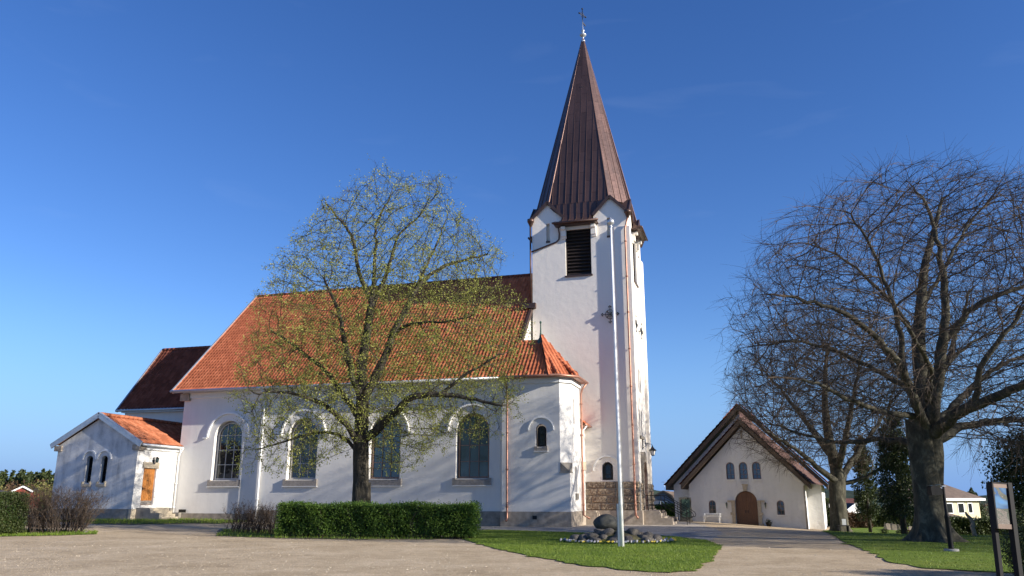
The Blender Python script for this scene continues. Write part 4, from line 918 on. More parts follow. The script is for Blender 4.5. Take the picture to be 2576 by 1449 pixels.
def twigs(P, dirs, n_each, length, rad, segs, droop, spread, seed, k=3, curl=.09):
    """curved fine twigs that start at the points P"""
    rr = np.random.default_rng(seed); P0 = np.repeat(P, n_each, 0); D0 = np.repeat(dirs, n_each, 0) + rr.normal(0, spread, (len(P) * n_each, 3)); D0 /= np.linalg.norm(D0, axis=1)[:, None]
    L_ = length * rr.uniform(.4, 1.25, len(P0)); Vs = []; Fs = []; off = 0; tips = []; cur = P0; d = D0; ref = np.array([.3, .9, .3]); r = np.full(len(P0), rad); ang = np.arange(k) * 2 * np.pi / k
    pts = [(cur, d)]
    for s in range(segs):
        d = d + rr.normal(0, curl, d.shape) + np.array([0, 0, droop]); d /= np.linalg.norm(d, axis=1)[:, None]; cur = cur + d * (L_ / segs)[:, None]; pts.append((cur, d))
    rings = []
    for i, (c, dd) in enumerate(pts):
        u = ref[None] - dd * (dd @ ref)[:, None]; u /= np.linalg.norm(u, axis=1)[:, None] + 1e-9; w = np.cross(dd, u); q = rad * (1 - .55 * i / segs)
        rings.append(c[:, None] + (u[:, None] * np.cos(ang)[None, :, None] + w[:, None] * np.sin(ang)[None, :, None]) * q)
    Vv = np.stack(rings, 1); n = len(P0); Vv = Vv.reshape(-1, 3); j = np.arange(k); j2 = (j + 1) % k
    f = np.concatenate([np.stack([j, j2, j2 + k, j + k], 1) + s * k for s in range(segs)]); Fv = (f[None] + (np.arange(n) * (segs + 1) * k)[:, None, None]).reshape(-1, 4)
    return Vv, Fv, np.concatenate([pts[i][0] for i in range(1, segs + 1)]), pts
def leaves(P, size, seed, flat=0., squash=.62):
    rr = np.random.default_rng(seed); n = len(P); a = rr.normal(0, 1, (n, 3)); a[:, 2] *= (1 - flat); a /= np.linalg.norm(a, axis=1)[:, None]
    b = rr.normal(0, 1, (n, 3)); b -= a * (a * b).sum(1)[:, None]; b /= np.linalg.norm(b, axis=1)[:, None]; nn = np.cross(a, b); s = size * rr.uniform(.6, 1.3, n)[:, None]
    q = [P, P + a * s * .5 + b * s * squash * .5 + nn * s * .08, P + a * s, P + a * s * .5 - b * s * squash * .5 + nn * s * .08]
    Vv = np.stack(q, 1).reshape(-1, 3); return Vv, np.arange(4 * n).reshape(-1, 4)
def catmesh(parts):
    Vs, Fs, o = [], [], 0
    for v, f in parts:
        Vs.append(v); Fs.append(f + o); o += len(v)
    return np.concatenate(Vs), np.concatenate(Fs)
def limb_nodes(limbs, D):
    """limbs: dicts pts [(x,y,z)...], r0, r1, from (limb index) -> dense node chain starting at the nearest node of the parent limb"""
    P, par, gd = [], [], []
    for L_ in limbs:
        pts = [np.array(p, float) for p in L_['p']]; prev = -1
        if P:
            dd = ((np.array(P) - pts[0]) ** 2).sum(1); prev = int(dd.argmin()); pts = [P[prev]] + pts[1:] if dd.min() < 1.5 ** 2 else [P[prev]] + pts
        tot = sum(np.linalg.norm(b - a) for a, b in zip(pts, pts[1:])); run = 0; rn = np.random.default_rng(len(P) + 1)
        if prev < 0: P.append(pts[0]); par.append(-1); gd.append(L_['r'][0]); prev = 0
        # smooth the chain with Catmull-Rom
        Q = [pts[0]] + pts + [pts[-1]]
        for i in range(1, len(Q) - 2):
            p0, p1, p2, p3 = Q[i - 1], Q[i], Q[i + 1], Q[i + 2]; n = max(1, round(np.linalg.norm(p2 - p1) / D))
            for k in range(1, n + 1):
                t = k / n; c = .5 * ((2 * p1) + (-p0 + p2) * t + (2 * p0 - 5 * p1 + 4 * p2 - p3) * t * t + (-p0 + 3 * p1 - 3 * p2 + p3) * t ** 3)
                if L_.get('wob', 1): c = c + rn.normal(0, D * .09, 3)
                run += np.linalg.norm(p2 - p1) / n; f = min(1, run / tot); P.append(c); par.append(prev); gd.append(L_['r'][0] * (1 - f) + L_['r'][1] * f); prev = len(P) - 1
    return P, par, gd
def crown_points(outline, yc, depth, n, seed, clump=0, hollow=0., holes=.0, rag=.3, grow=1.0):
    rr = np.random.default_rng(seed); xs = [p[0] for p in outline]; zs = [p[1] for p in outline]; out = np.zeros((0, 3)); xc = (min(xs) + max(xs)) / 2; hw = (max(xs) - min(xs)) / 2; zc = (min(zs) + max(zs)) / 2; hh = (max(zs) - min(zs)) / 2
    ph = rr.uniform(0, 6, 6); outline = [(xc + (a - xc) * grow, zc + (b - zc) * grow) for a, b in outline]; hw *= grow; hh *= grow
    while len(out) < n:
        q = rr.uniform(-1, 1, (n * 2, 3)); x = xc + q[:, 0] * hw; z = zc + q[:, 2] * hh; y = yc + q[:, 1] * depth
        xt = x * yc / y + rag * (np.sin(z * 1.9 + y + ph[0]) + .6 * np.sin(z * 4.1 + x + ph[1])); zt = H + (z - H) * yc / y + rag * (np.sin(x * 1.6 + ph[2]) + .7 * np.sin(x * 3.7 + y * 1.3 + ph[3])); k = inside(xt, zt, outline)
        # shrink the depth near the outline so that the crown is round, not a slab
        dd = 1 - (np.abs((x - xc) / hw) ** 2.2 + np.abs((z - zc) / hh) ** 2.4) * .8; k &= np.abs(q[:, 1]) < np.sqrt(np.clip(dd, .06, 1))
        if holes:
            w = np.sin(x * 1.7 + ph[0]) * np.sin(y * 1.9 + ph[1]) * np.sin(z * 2.1 + ph[2]) + .5 * np.sin(x * 3.9 + ph[3]) * np.sin(z * 4.3 + ph[4]) * np.sin(y * 3.7 + ph[5]); k &= w > -holes
        out = np.vstack([out, np.stack([x, y, z], 1)[k]])
    return out[:n]
def emit_tree(root, P, par, gd, tip, npipe, thick, m_bark, m_twig, extra_trunk=None, k_big=9, tw=None, leaf=None, seed=1):
    guide = np.zeros(len(P)); guide[:len(gd)] = gd; R_, ch = radii(P, par, tip, npipe, guide); par = np.array(par)
    big = R_ >= thick; parts = [edges_mesh('t', P, par, R_, ch, big, k_big, None, None)]
    Vv, Fv = catmesh([q for q in parts if q] + ([extra_trunk] if extra_trunk else [])); npmesh('trunk', Vv, Fv, m_bark, root, True)
    sm1 = edges_mesh('t', P, par, R_, ch, ~big & (R_ > tip * 1.6), 5, None, None); sm2 = edges_mesh('t', P, par, R_, ch, ~big & (R_ <= tip * 1.6), 3, None, None)
    parts = [q for q in (sm1, sm2) if q]; lv = []
    if tw:
        fine = np.nonzero((R_ < tw['rmax']) & (par >= 0) & (np.arange(len(P)) >= len(gd) * .3))[0]; d = P[fine] - P[par[fine]]; d /= np.linalg.norm(d, axis=1)[:, None] + 1e-9
        v, f, nodes, pts = twigs(P[fine], d, tw['n'], tw['len'], tw['rad'], tw['segs'], tw['droop'], tw['spread'], seed); parts.append((v, f)); lv = np.concatenate([pts[-1][0], pts[-1][0], pts[-2][0]])
    Vv, Fv = catmesh(parts); cr = npmesh('crown', Vv, Fv, m_twig, root, False)
    if leaf:
        rr = np.random.default_rng(seed + 5); zl = lv[:, 2]; pr = 1.15 - .75 * ((zl - zl.min()) / (zl.max() - zl.min())) ** 1.1; lv = lv[rr.uniform(0, 1.15, len(lv)) < pr]; base_ = lv[rr.integers(0, len(lv), leaf['n'] // 4)]; pick = np.repeat(base_, 4, 0)[:leaf['n']]; pick = pick + rr.normal(0, leaf['spread'], (leaf['n'], 3)); v, f = leaves(pick, leaf['size'], seed + 9); npmesh('foliage', v, f, leaf['m'], root, False)
    return R_
def flare_trunk(x, y, z0, ztop, r0, r1, lobes, seed, lean=(0, 0), spread=.9, k=40):
    rr = np.random.default_rng(seed); ph = rr.uniform(0, 6.28, 5); zs = np.concatenate([[-.25], np.linspace(0, 1.2, 9), np.linspace(1.45, ztop - z0, 12)]); V_ = []; a = np.arange(k) * 2 * np.pi / k
    for z in zs:
        t = max(0, z) / (ztop - z0); fl = math.exp(-max(z, 0) / .38); base = r0 + (r1 - r0) * t
        rad = base * (1 + .05 * np.sin(3 * a + ph[0] + z) + .035 * np.sin(7 * a + ph[1] + z * 1.3) + .02 * np.sin(11 * a + z * 2 + ph[2])) + r0 * spread * fl * (.35 + .65 * np.clip(np.sin(lobes * a + ph[3] + .35 * np.sin(2 * a)), 0, 1) ** 1.3)
        V_.append(np.stack([x + lean[0] * t + rad * np.cos(a), y + lean[1] * t + rad * np.sin(a), np.full(k, z0 + z)], 1))
    V_ = np.concatenate(V_); j = np.arange(k); j2 = (j + 1) % k; f = np.concatenate([np.stack([j, j2, j2 + k, j + k], 1) + i * k for i in range(len(zs) - 1)]); return V_, f
def wx(q, y): return [(aty(u, v, y)[0], aty(u, v, y)[2]) for u, v in q]
def w3(q, y): return [(lambda p: (p[0], y + dy, p[2]))(aty(u, v, y + dy)) for u, v, dy in q]

# ---- budding linden in front of the nave
LY = 38.6; lx, _, _ = aty(907, 1300, LY)
root = empty('linden_tree', (0, 0, 0), 0, 'budding linden with small yellow green leaves in front of the nave', 'tree')
o_lin = wx([(598, 1110), (590, 960), (632, 860), (660, 745), (700, 690), (725, 605), (775, 585), (812, 505), (870, 480), (920, 450), (965, 425), (1040, 445), (1105, 470), (1130, 530), (1200, 565), (1252, 635), (1235, 695), (1290, 770), (1325, 880), (1305, 970), (1300, 1060), (1220, 1060), (1130, 1120), (1060, 1140), (990, 1170), (930, 1120), (870, 1130), (780, 1180), (700, 1200), (640, 1180)], LY)
limbs = [dict(p=[(lx, LY, -.1)] + w3([(908, 1230, 0), (908, 1110, 0), (912, 1010, 0), (910, 930, 0), (925, 830, 0), (935, 760, 0)], LY), r=(.42, .17), wob=0),
         dict(p=w3([(935, 760, 0), (905, 690, -.3), (890, 610, -.8), (862, 560, -1), (822, 515, -1.2)], LY), r=(.13, .04)),
         dict(p=w3([(935, 760, 0), (940, 700, .3), (945, 620, .6), (948, 560, .8), (980, 500, 1)], LY), r=(.12, .04)),
         dict(p=w3([(933, 780, 0), (960, 720, .6), (985, 650, 1.1), (1005, 590, 1.2), (1060, 540, 1.2)], LY), r=(.13, .04)),
         dict(p=w3([(912, 1010, 0), (955, 930, .5), (985, 850, .9), (1020, 780, 1.4), (1062, 710, 1.7), (1130, 665, 2.2), (1225, 640, 2.6)], LY), r=(.22, .05)),
         dict(p=w3([(1040, 740, 1.5), (1095, 620, 2.4), (1120, 560, 2.6)], LY), r=(.09, .03)),
         dict(p=w3([(985, 850, .9), (1030, 815, 0), (1100, 810, -.6), (1180, 800, -1)], LY), r=(.10, .03)),
         dict(p=w3([(915, 1110, 0), (955, 1075, -.5), (1000, 1030, -1), (1035, 1000, -1.5), (1110, 992, -2.1), (1195, 1005, -2.4), (1260, 1020, -2.6)], LY), r=(.24, .05)),
         dict(p=w3([(1110, 992, -2.1), (1190, 930, -2.6), (1265, 890, -3)], LY), r=(.09, .03)),
         dict(p=w3([(905, 1010, 0), (885, 940, -.6), (868, 860, -1), (850, 780, -1.2), (815, 700, -1.4)], LY), r=(.19, .05)),
         dict(p=w3([(905, 1050, 0), (860, 990, .6), (815, 930, 1.3), (740, 870, 1.9), (680, 830, 2.1)], LY), r=(.17, .04)),
         dict(p=w3([(903, 1120, 0), (862, 1060, -1), (800, 1010, -1.8), (710, 985, -2.4), (640, 990, -2.6)], LY), r=(.16, .04)),
         dict(p=w3([(903, 1150, 0), (850, 1095, .5), (790, 1090, 1.0), (720, 1110, 1.3), (650, 1130, 1.5)], LY), r=(.10, .03)),
         dict(p=w3([(912, 1060, 0), (905, 1010, -1.6), (930, 960, -2.8), (960, 900, -3.6)], LY), r=(.14, .04)),
         dict(p=w3([(912, 1060, 0), (905, 1010, 1.6), (880, 930, 3.0), (840, 860, 3.8)], LY), r=(.14, .04))]
P, par, gd = limb_nodes(limbs, .30)
att = crown_points(o_lin, LY, 4.9, 8500, 11, holes=.22, rag=.32, grow=1.01)
P, par = colonize(P, par, att, .27, 2.0, .36, 100, (0, 0, .06), .18, 2, 15000, center=(lx, LY, 4.5), out=.35)
emit_tree(root, P, par, gd, .0075, 2.5, .035, 'bark_linden', 'twig_linden', flare_trunk(lx, LY, gz(lx, LY), 2.3, .45, .41, 5, 3, spread=.35), tw=dict(rmax=.020, n=3, len=.42, rad=.0045, segs=2, droop=-.06, spread=.55), leaf=dict(n=92000, spread=.08, size=.080, m='leaf_linden'), seed=21)

# ---- big bare beech on the right
BY = 31.5; bx, _, _ = aty(2348, 1355, BY)
root = empty('beech_tree', (0, 0, 0), 0, 'huge bare beech with thick flared trunk behind the black lamp post', 'tree')
o_be = wx([(1842, 1010), (1828, 900), (1835, 790), (1900, 690), (1915, 620), (2000, 565), (2040, 505), (2120, 485), (2165, 425), (2250, 430), (2340, 405), (2420, 425), (2560, 425), (2720, 470), (2900, 600), (2990, 780), (2990, 960), (2880, 1110), (2700, 1160), (2600, 1200), (2520, 1150), (2430, 1140), (2400, 1060), (2290, 1060), (2260, 1130), (2000, 1130), (1900, 1090)], BY)
limbs = [dict(p=[(bx, BY, -.1)] + w3([(2343, 1230, 0), (2343, 1120, 0), (2325, 1000, 0), (2311, 870, .1), (2316, 782, .2), (2326, 673, .3), (2342, 610, .4), (2370, 500, .5)], BY), r=(.49, .06), wob=0),
         dict(p=w3([(2345, 1100, 0), (2352, 1010, -.6), (2370, 890, -1.1), (2378, 800, -1.3), (2372, 690, -1.3), (2350, 560, -1.2), (2300, 470, -1.0)], BY), r=(0.265, 0.038)),
         dict(p=w3([(2374, 860, -1.2), (2420, 800, -1.4), (2475, 760, -1.8), (2570, 720, -2.2), (2660, 690, -2.4)], BY), r=(0.156, 0.045)),
         dict(p=w3([(2350, 1090, 0), (2400, 1050, -1.6), (2450, 1020, -2.6), (2545, 985, -3.8), (2640, 930, -4.8), (2760, 880, -5.2)], BY), r=(0.265, 0.068)),
         dict(p=w3([(2362, 1120, 0), (2400, 1082, 1), (2430, 1072, 2), (2495, 1062, 3), (2580, 1052, 4), (2700, 1010, 5)], BY), r=(0.211, 0.045)),
         dict(p=w3([(2325, 1150, 0), (2280, 1112, 1), (2217, 1107, 2), (2105, 1112, 3), (2010, 1090, 3.6), (1930, 1060, 4)], BY), r=(0.156, 0.034)),
         dict(p=w3([(2335, 1100, 0), (2300, 1005, -1.4), (2270, 930, -2.2), (2215, 860, -3), (2130, 790, -3.6), (2030, 755, -4), (1940, 740, -4.2)], BY), r=(0.195, 0.038)),
         dict(p=w3([(2270, 930, -2.2), (2262, 820, -2.6), (2225, 700, -3), (2180, 600, -3.2), (2130, 530, -3.4)], BY), r=(0.117, 0.030)),
         dict(p=w3([(2328, 1030, 0), (2285, 975, 1.6), (2200, 930, 2.8), (2095, 880, 3.8), (2000, 860, 4.4), (1900, 870, 4.8)], BY), r=(0.156, 0.034)),
         dict(p=w3([(2320, 1060, 0), (2240, 1040, -1.6), (2150, 1010, -2.8), (2040, 960, -3.8), (1930, 950, -4.4)], BY), r=(0.140, 0.030)),
         dict(p=w3([(2312, 880, 0), (2270, 800, 1.4), (2200, 720, 2.2), (2120, 650, 2.8), (2020, 610, 3)], BY), r=(0.109, 0.026)),
         dict(p=w3([(2318, 780, .2), (2385, 660, 1.4), (2440, 560, 2), (2520, 480, 2.6)], BY), r=(0.101, 0.026)),
         dict(p=w3([(2340, 1040, 0), (2350, 960, 3), (2420, 880, 4.6), (2520, 820, 5.8)], BY), r=(0.156, 0.030)),
         dict(p=w3([(2330, 1020, 0), (2340, 930, -3), (2300, 850, -5), (2240, 760, -6)], BY), r=(0.156, 0.030)),
         dict(p=w3([(2450, 1020, -2.6), (2480, 900, -3.4), (2560, 800, -4), (2640, 640, -4.2)], BY), r=(0.125, 0.030))]
limbs += [dict(p=w3([(2340, 1060, 0), (2355, 990, 2.5), (2385, 900, 5), (2420, 800, 7.2), (2440, 730, 8.2)], BY), r=(.2, .05)), dict(p=w3([(2330, 1090, 0), (2300, 1010, 2.6), (2250, 920, 5.2), (2200, 850, 7.6)], BY), r=(.2, .05)), dict(p=w3([(2350, 1080, 0), (2420, 1000, 2.5), (2500, 930, 4.6), (2600, 880, 6.4)], BY), r=(.2, .05))]
P, par, gd = limb_nodes(limbs, .34)
att = crown_points(o_be, BY, 10.0, 17000, 12, holes=.32, rag=.4, grow=.965)
P, par = colonize(P, par, att, .30, 1.8, .38, 110, (0, 0, .03), .14, 3, 34000, zflat=.8, center=(bx, BY, 4.0), out=.5)
emit_tree(root, P, par, gd, .008, 2.45, .045, 'bark_beech', 'twig_beech', flare_trunk(bx, BY, gz(bx, BY), 4.6, .52, .46, 6, 8, lean=(.0, 0), spread=1.4), tw=dict(rmax=.022, n=2, len=.95, rad=.0052, segs=4, droop=-.045, spread=.34), seed=31)
# ---- second beech beside the chapel
B2 = 50.0; b2x, _, _ = aty(2113, 1320, B2)
root = empty('beech_tree', (0, 0, 0), 0, 'smaller bare beech with furrowed trunk beside the white chapel', 'tree')
zb = gz(b2x, B2)
o_b2 = wx([(1852, 1120), (1838, 1000), (1860, 900), (1930, 820), (2010, 780), (2090, 765), (2180, 790), (2260, 850), (2310, 950), (2320, 1060), (2270, 1150), (2180, 1190), (2060, 1180), (1960, 1180), (1890, 1160)], B2)
limbs = [dict(p=[(b2x, B2, zb - .1)] + w3([(2110, 1260, 0), (2108, 1200, 0), (2085, 1100, 0), (2075, 1000, 0), (2080, 880, 0)], B2), r=(.50, .08), wob=0),
         dict(p=w3([(2108, 1215, 0), (2062, 1180, -1), (2000, 1130, -2), (1930, 1085, -3)], B2), r=(.22, .05)),
         dict(p=w3([(2110, 1215, 0), (2150, 1150, 1), (2200, 1080, 2), (2250, 1000, 3)], B2), r=(.24, .05)),
         dict(p=w3([(2100, 1190, 0), (2130, 1090, -1.5), (2150, 980, -2.5), (2170, 880, -3)], B2), r=(.24, .05)),
         dict(p=w3([(2095, 1160, 0), (2040, 1080, 1.5), (1980, 1000, 3), (1920, 930, 4)], B2), r=(.22, .05)),
         dict(p=w3([(2112, 1222, 0), (2180, 1200, -.5), (2250, 1150, -1.5), (2300, 1110, -2)], B2), r=(.15, .04))]
P, par, gd = limb_nodes(limbs, .36)
att = crown_points(o_b2, B2, 6.0, 7500, 13, holes=.4, rag=.4)
P, par = colonize(P, par, att, .32, 2.0, .42, 90, (0, 0, .05), .16, 4, 12000, center=(b2x, B2, 2.0), out=.45)
emit_tree(root, P, par, gd, .010, 2.45, .05, 'bark_beech', 'twig_beech', flare_trunk(b2x, B2, zb, 2.6, .50, .44, 5, 9, spread=.55), tw=dict(rmax=.025, n=3, len=.8, rad=.0065, segs=3, droop=-.04, spread=.45), seed=41)

# ---- dense evergreens
def evergreen(name, x, y, h, prof, n, size, label, m='leaf_dark', trunk=.12, bare=.5, seed=1, group=None, cat='tree', squash=.6, clumps=60, tm='bark_linden', core=True):
    """foliage spread through a profile of revolution (t, radius); clumps give lighter and darker lumps and an uneven edge"""
    z0 = gz(x, y); root = empty(name, (x, y, z0), 0, label, cat, group); rr = np.random.default_rng(seed)
    t = MB(); t.tube([(0, 0, -.1), (0, 0, h * .4), (rr.normal(0, .03), 0, h * .93)], [trunk, trunk * .7, .012], 9); t.build('trunk', tm, root)
    ts = np.array([p[0] for p in prof]); rs_ = np.array([p[1] for p in prof]); cz = rr.uniform(0, 1, clumps * 4); w = np.interp(cz, ts, rs_); keep = rr.uniform(0, rs_.max(), len(cz)) < w + .1; cz = cz[keep][:clumps]; ca = rr.uniform(0, 6.283, len(cz)); crr = np.interp(cz, ts, rs_) * rr.uniform(.55, 1.0, len(cz))
    C_ = np.stack([crr * np.cos(ca), crr * np.sin(ca), bare + cz * (h - bare)], 1); crad = np.interp(cz, ts, rs_) * .34 + .10
    k = rr.integers(0, len(C_), n); d = rr.normal(0, 1, (n, 3)); d /= np.linalg.norm(d, axis=1)[:, None]; r_ = rr.uniform(.45, 1.12, n)[:, None] ** .6 * crad[k][:, None] * np.array([1, 1, 1.15])
    v, f = leaves(C_[k] + d * r_, size, seed + 1, 0, squash); npmesh('crown', v, f, m, root)
    br = MB()
    for i in range(0, len(C_), 1):
        c = C_[i]; br.tube([(0, 0, max(.1, c[2] - .35)), tuple(c * np.array([.5, .5, 1]) - np.array([0, 0, .1])), tuple(c)], [.025, .014, .006], 4, False)
    br.build('branches', tm, root); return root
evergreen('thuja_tree', aty(2188, 1320, 54.5)[0], 54.5, 6.2, [(0, .55), (.2, .7), (.55, .6), (.85, .35), (1, .08)], 9000, .13, 'slim dark evergreen between the two beeches', seed=3, bare=.9, clumps=70)
evergreen('thuja_tree', aty(2274, 1330, 41.4)[0], 41.4, 6.2, [(0, .75), (.25, 1.0), (.5, .8), (.8, .55), (1, .12)], 12000, .13, 'taller loose evergreen with pale bare stem foot left of the big beech trunk', 'leaf_ever2' if 'leaf_ever2' in M else 'leaf_dark', seed=4, bare=.75, clumps=75, trunk=.16)
evergreen('yew_tree', 24.6, 35.5, 4.9, [(0, 1.9), (.3, 2.9), (.6, 2.7), (.85, 1.7), (1, .4)], 42000, .12, 'broad dark evergreen at the right edge behind the display board', seed=5, bare=.9, clumps=150, trunk=.3)
evergreen('spruce_tree', aty(2447, 1250, 112)[0], 112.0, 5.2, [(0, 1.5), (.4, 1.0), (.8, .45), (1, .05)], 3500, .26, 'small spruce tip between the yellow house and the broad evergreen', seed=6, bare=.2, clumps=45)
# carved old stem in front of the far hedge
x, y = at(2452, 1350); st = empty('dead_tree', (x, y, gz(x, y)), 0, 'gnarled pale dead trunk with a few stubs left of the display board', 'tree stump')
m_ = MB(); m_.tube([(.05, 0, -.1), (.0, 0, .25), (-.08, 0, .6), (.02, 0, .8), (-.1, 0, 1.05), (-.3, 0, 1.3), (-.36, 0, 1.45)], [.17, .12, .13, .11, .12, .08, .05], 10); m_.build('trunk', 'bark_pale', st)
m_ = MB(); m_.tube([(-.03, 0, .85), (.2, 0, 1.0), (.28, 0, 1.25)], [.06, .04, .02], 7); m_.build('stub', 'bark_pale', st); m_ = MB(); m_.tube([(-.02, 0, .5), (.16, .05, .62), (.3, .05, .6)], [.05, .03, .015], 7); m_.build('stub', 'bark_pale', st)

st.scale = (.72, .72, .72)
# ================================================================== HEDGES AND BUSHES
def box_leaves(x0, x1, y0, y1, z0, z1, n, size, seed, edge=.07, base=.0, shell=.35):
    rr = np.random.default_rng(seed); face = rr.integers(0, 6, n); q = rr.uniform(0, 1, (n, 3)); inn = rr.exponential(shell * .35, n).clip(0, shell)
    q = np.stack([x0 + q[:, 0] * (x1 - x0), y0 + q[:, 1] * (y1 - y0), z0 + q[:, 2] * (z1 - z0)], 1)
    fr = rr.uniform(0, 1, n); A_ = fr < .55; B_ = (fr >= .55) & (fr < .82); C1 = (fr >= .82) & (fr < .92); D1 = fr >= .92
    wob = edge * (np.sin(q[:, 0] * 2.3 + seed) + np.sin(q[:, 0] * 5.1 + q[:, 2] * 4 + 1) * .7) + rr.normal(0, edge * .5, n)
    q[A_, 1] = y0 + inn[A_] + wob[A_]; q[B_, 2] = z1 - inn[B_] * .6 + wob[B_]; q[C1, 0] = x0 + inn[C1] + wob[C1]; q[D1, 0] = x1 - inn[D1] + wob[D1]
    cor = ((q[:, 2] - z0) / (z1 - z0)).clip(0, 1); return leaves(q, size, seed + 2, 0, .7)
M['leaf_hedge_dark'] = leafm('shaded_hedge_leaves', (.03, .045, .012), (.05, .075, .018), (.08, .09, .03), .2)  # shade on the left hedge is put into this darker leaf colour
def hedge(x0, x1, y0, y1, h, n, size, label, rz=0, loc=None, m='leaf_hedge', seed=1, stems=60, cat='hedge', group=None, core=.22, edge=.06):
    cx, cy = loc; root = empty('hedge', (cx, cy, gz(cx, cy)), rz, label, cat, group)
    v, f = box_leaves(x0, x1, y0, y1, .12, h, n, size, seed, edge); npmesh('foliage', v, f, m, root)
    rr = random.Random(seed); s_ = MB()
    for i in range(stems):
        px, py = rr.uniform(x0 + .1, x1 - .1), rr.uniform(y0 + .1, y1 - .1)
        for j in range(3):
            s_.tube([(px, py, -.05), (px + rr.uniform(-.15, .15), py + rr.uniform(-.1, .1), h * .45), (px + rr.uniform(-.35, .35), py + rr.uniform(-.25, .25), h * rr.uniform(.8, .97))], [.018, .012, .005], 5, False)
    s_.build('stems', 'twig_hedge', root)
    sp_ = []
    for i in range(int((x1 - x0) * 5)):
        xx, yy, hh2 = rr.uniform(x0, x1), rr.uniform(y0, y1), rr.uniform(.05, .22); sp_.append(np.array([(xx, yy, h)]) + np.array([(rr.gauss(0, .02), rr.gauss(0, .02), hh2 * t / 6) for t in range(7)]))
    v, f = leaves(np.concatenate(sp_), .05, seed + 4); npmesh('shoots', v, f, m, root)
    # densely packed inner leaves make the body opaque
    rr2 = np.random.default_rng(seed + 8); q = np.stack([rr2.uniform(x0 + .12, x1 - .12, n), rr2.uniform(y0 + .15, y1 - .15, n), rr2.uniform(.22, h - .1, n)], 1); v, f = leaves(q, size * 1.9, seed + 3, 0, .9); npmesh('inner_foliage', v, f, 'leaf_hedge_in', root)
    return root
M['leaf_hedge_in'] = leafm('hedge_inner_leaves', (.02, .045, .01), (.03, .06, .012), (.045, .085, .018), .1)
a0 = at(690, 1352); a1 = at(1190, 1358); hx = (a0[0] + a1[0]) / 2; hy = (a0[1] + a1[1]) / 2; hlen = math.dist(a0, a1); hrz = math.atan2(a1[1] - a0[1], a1[0] - a0[0])
hedge(-hlen / 2, hlen / 2, 0, 1.15, 1.36, 30000, .062, 'clipped green box shaped hedge under the budding linden', hrz, (hx, hy), seed=4, stems=70)
a0 = at(-90, 1352); a1 = at(62, 1346); hlen = math.dist(a0, a1); hrz = math.atan2(a1[1] - a0[1], a1[0] - a0[0])
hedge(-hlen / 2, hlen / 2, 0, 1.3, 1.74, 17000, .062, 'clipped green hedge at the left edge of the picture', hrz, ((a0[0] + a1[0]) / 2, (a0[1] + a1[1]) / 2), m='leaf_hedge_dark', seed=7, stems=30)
def bare_bush(x0, x1, y0, y1, h, n, label, loc, rz=0, seed=1, fan=.25, r=.011, leaf=0, name='shrub'):
    root = empty(name, (loc[0], loc[1], gz(*loc)), rz, label, 'shrub'); rr = np.random.default_rng(seed)
    S0 = np.stack([rr.uniform(x0, x1, n), rr.uniform(y0, y1, n), np.zeros(n)], 1); P = [S0]; segs = 6; cx = (x0 + x1) / 2
    d = np.stack([rr.normal(0, .12, n) + fan * (S0[:, 0] - cx) / (x1 - x0), rr.normal(0, .12, n), np.ones(n)], 1); cur = S0
    pts = [S0]; ds = []
    hh = h * rr.uniform(.72, 1.0, n)
    for s in range(segs):
        d = d + rr.normal(0, .20, d.shape) * np.array([1, 1, .1]); d /= np.linalg.norm(d, axis=1)[:, None]; cur = cur + d * (hh / segs)[:, None]; pts.append(cur); ds.append(d)
    m_ = MB()
    for i in range(n): m_.tube([p[i] for p in pts], [r * (1.5 - i2 / segs) for i2 in range(segs + 1)], 4, False)
    m_.build('stems', 'twig_hedge', root)
    Pn = np.concatenate(pts[1:]); Dn = np.concatenate(ds); v, f, nodes, _ = twigs(Pn, Dn, 5, h * .21, r * .42, 3, .05, .62, seed + 1); k = nodes[:, 2] < h * 1.04
    v2, f2, nodes2, _ = twigs(nodes[k][::2], np.tile([0, 0, 1.], (len(nodes[k][::2]), 1)), 1, h * .10, r * .3, 2, .05, .9, seed + 3); Vv, Fv = catmesh([(v, f), (v2, f2)]); npmesh('twigs', Vv, Fv, 'twig_hedge', root)
    if leaf:
        q = nodes[rr.integers(0, len(nodes), leaf)]; v, f = leaves(q, .045, seed + 6); npmesh('leaves', v, f, 'leaf_brown', root)
    return root
a0 = at(566, 1340); a1 = at(690, 1347); bl_ = math.dist(a0, a1)
bare_bush(-bl_ / 2, bl_ / 2, 0, .8, 1.36, 70, 'bare brown twiggy shrub at the left end of the long clipped hedge', ((a0[0] + a1[0]) / 2, (a0[1] + a1[1]) / 2), math.atan2(a1[1] - a0[1], a1[0] - a0[0]), 5, leaf=1500)
a0 = at(60, 1346); a1 = at(205, 1342); bl_ = math.dist(a0, a1)
bare_bush(-bl_ / 2, bl_ / 2, 0, 1.2, 1.95, 105, 'large bare twiggy shrub in front of the grey annex gable', ((a0[0] + a1[0]) / 2, (a0[1] + a1[1]) / 2), math.atan2(a1[1] - a0[1], a1[0] - a0[0]), 6, fan=.5, r=.013, leaf=2600)
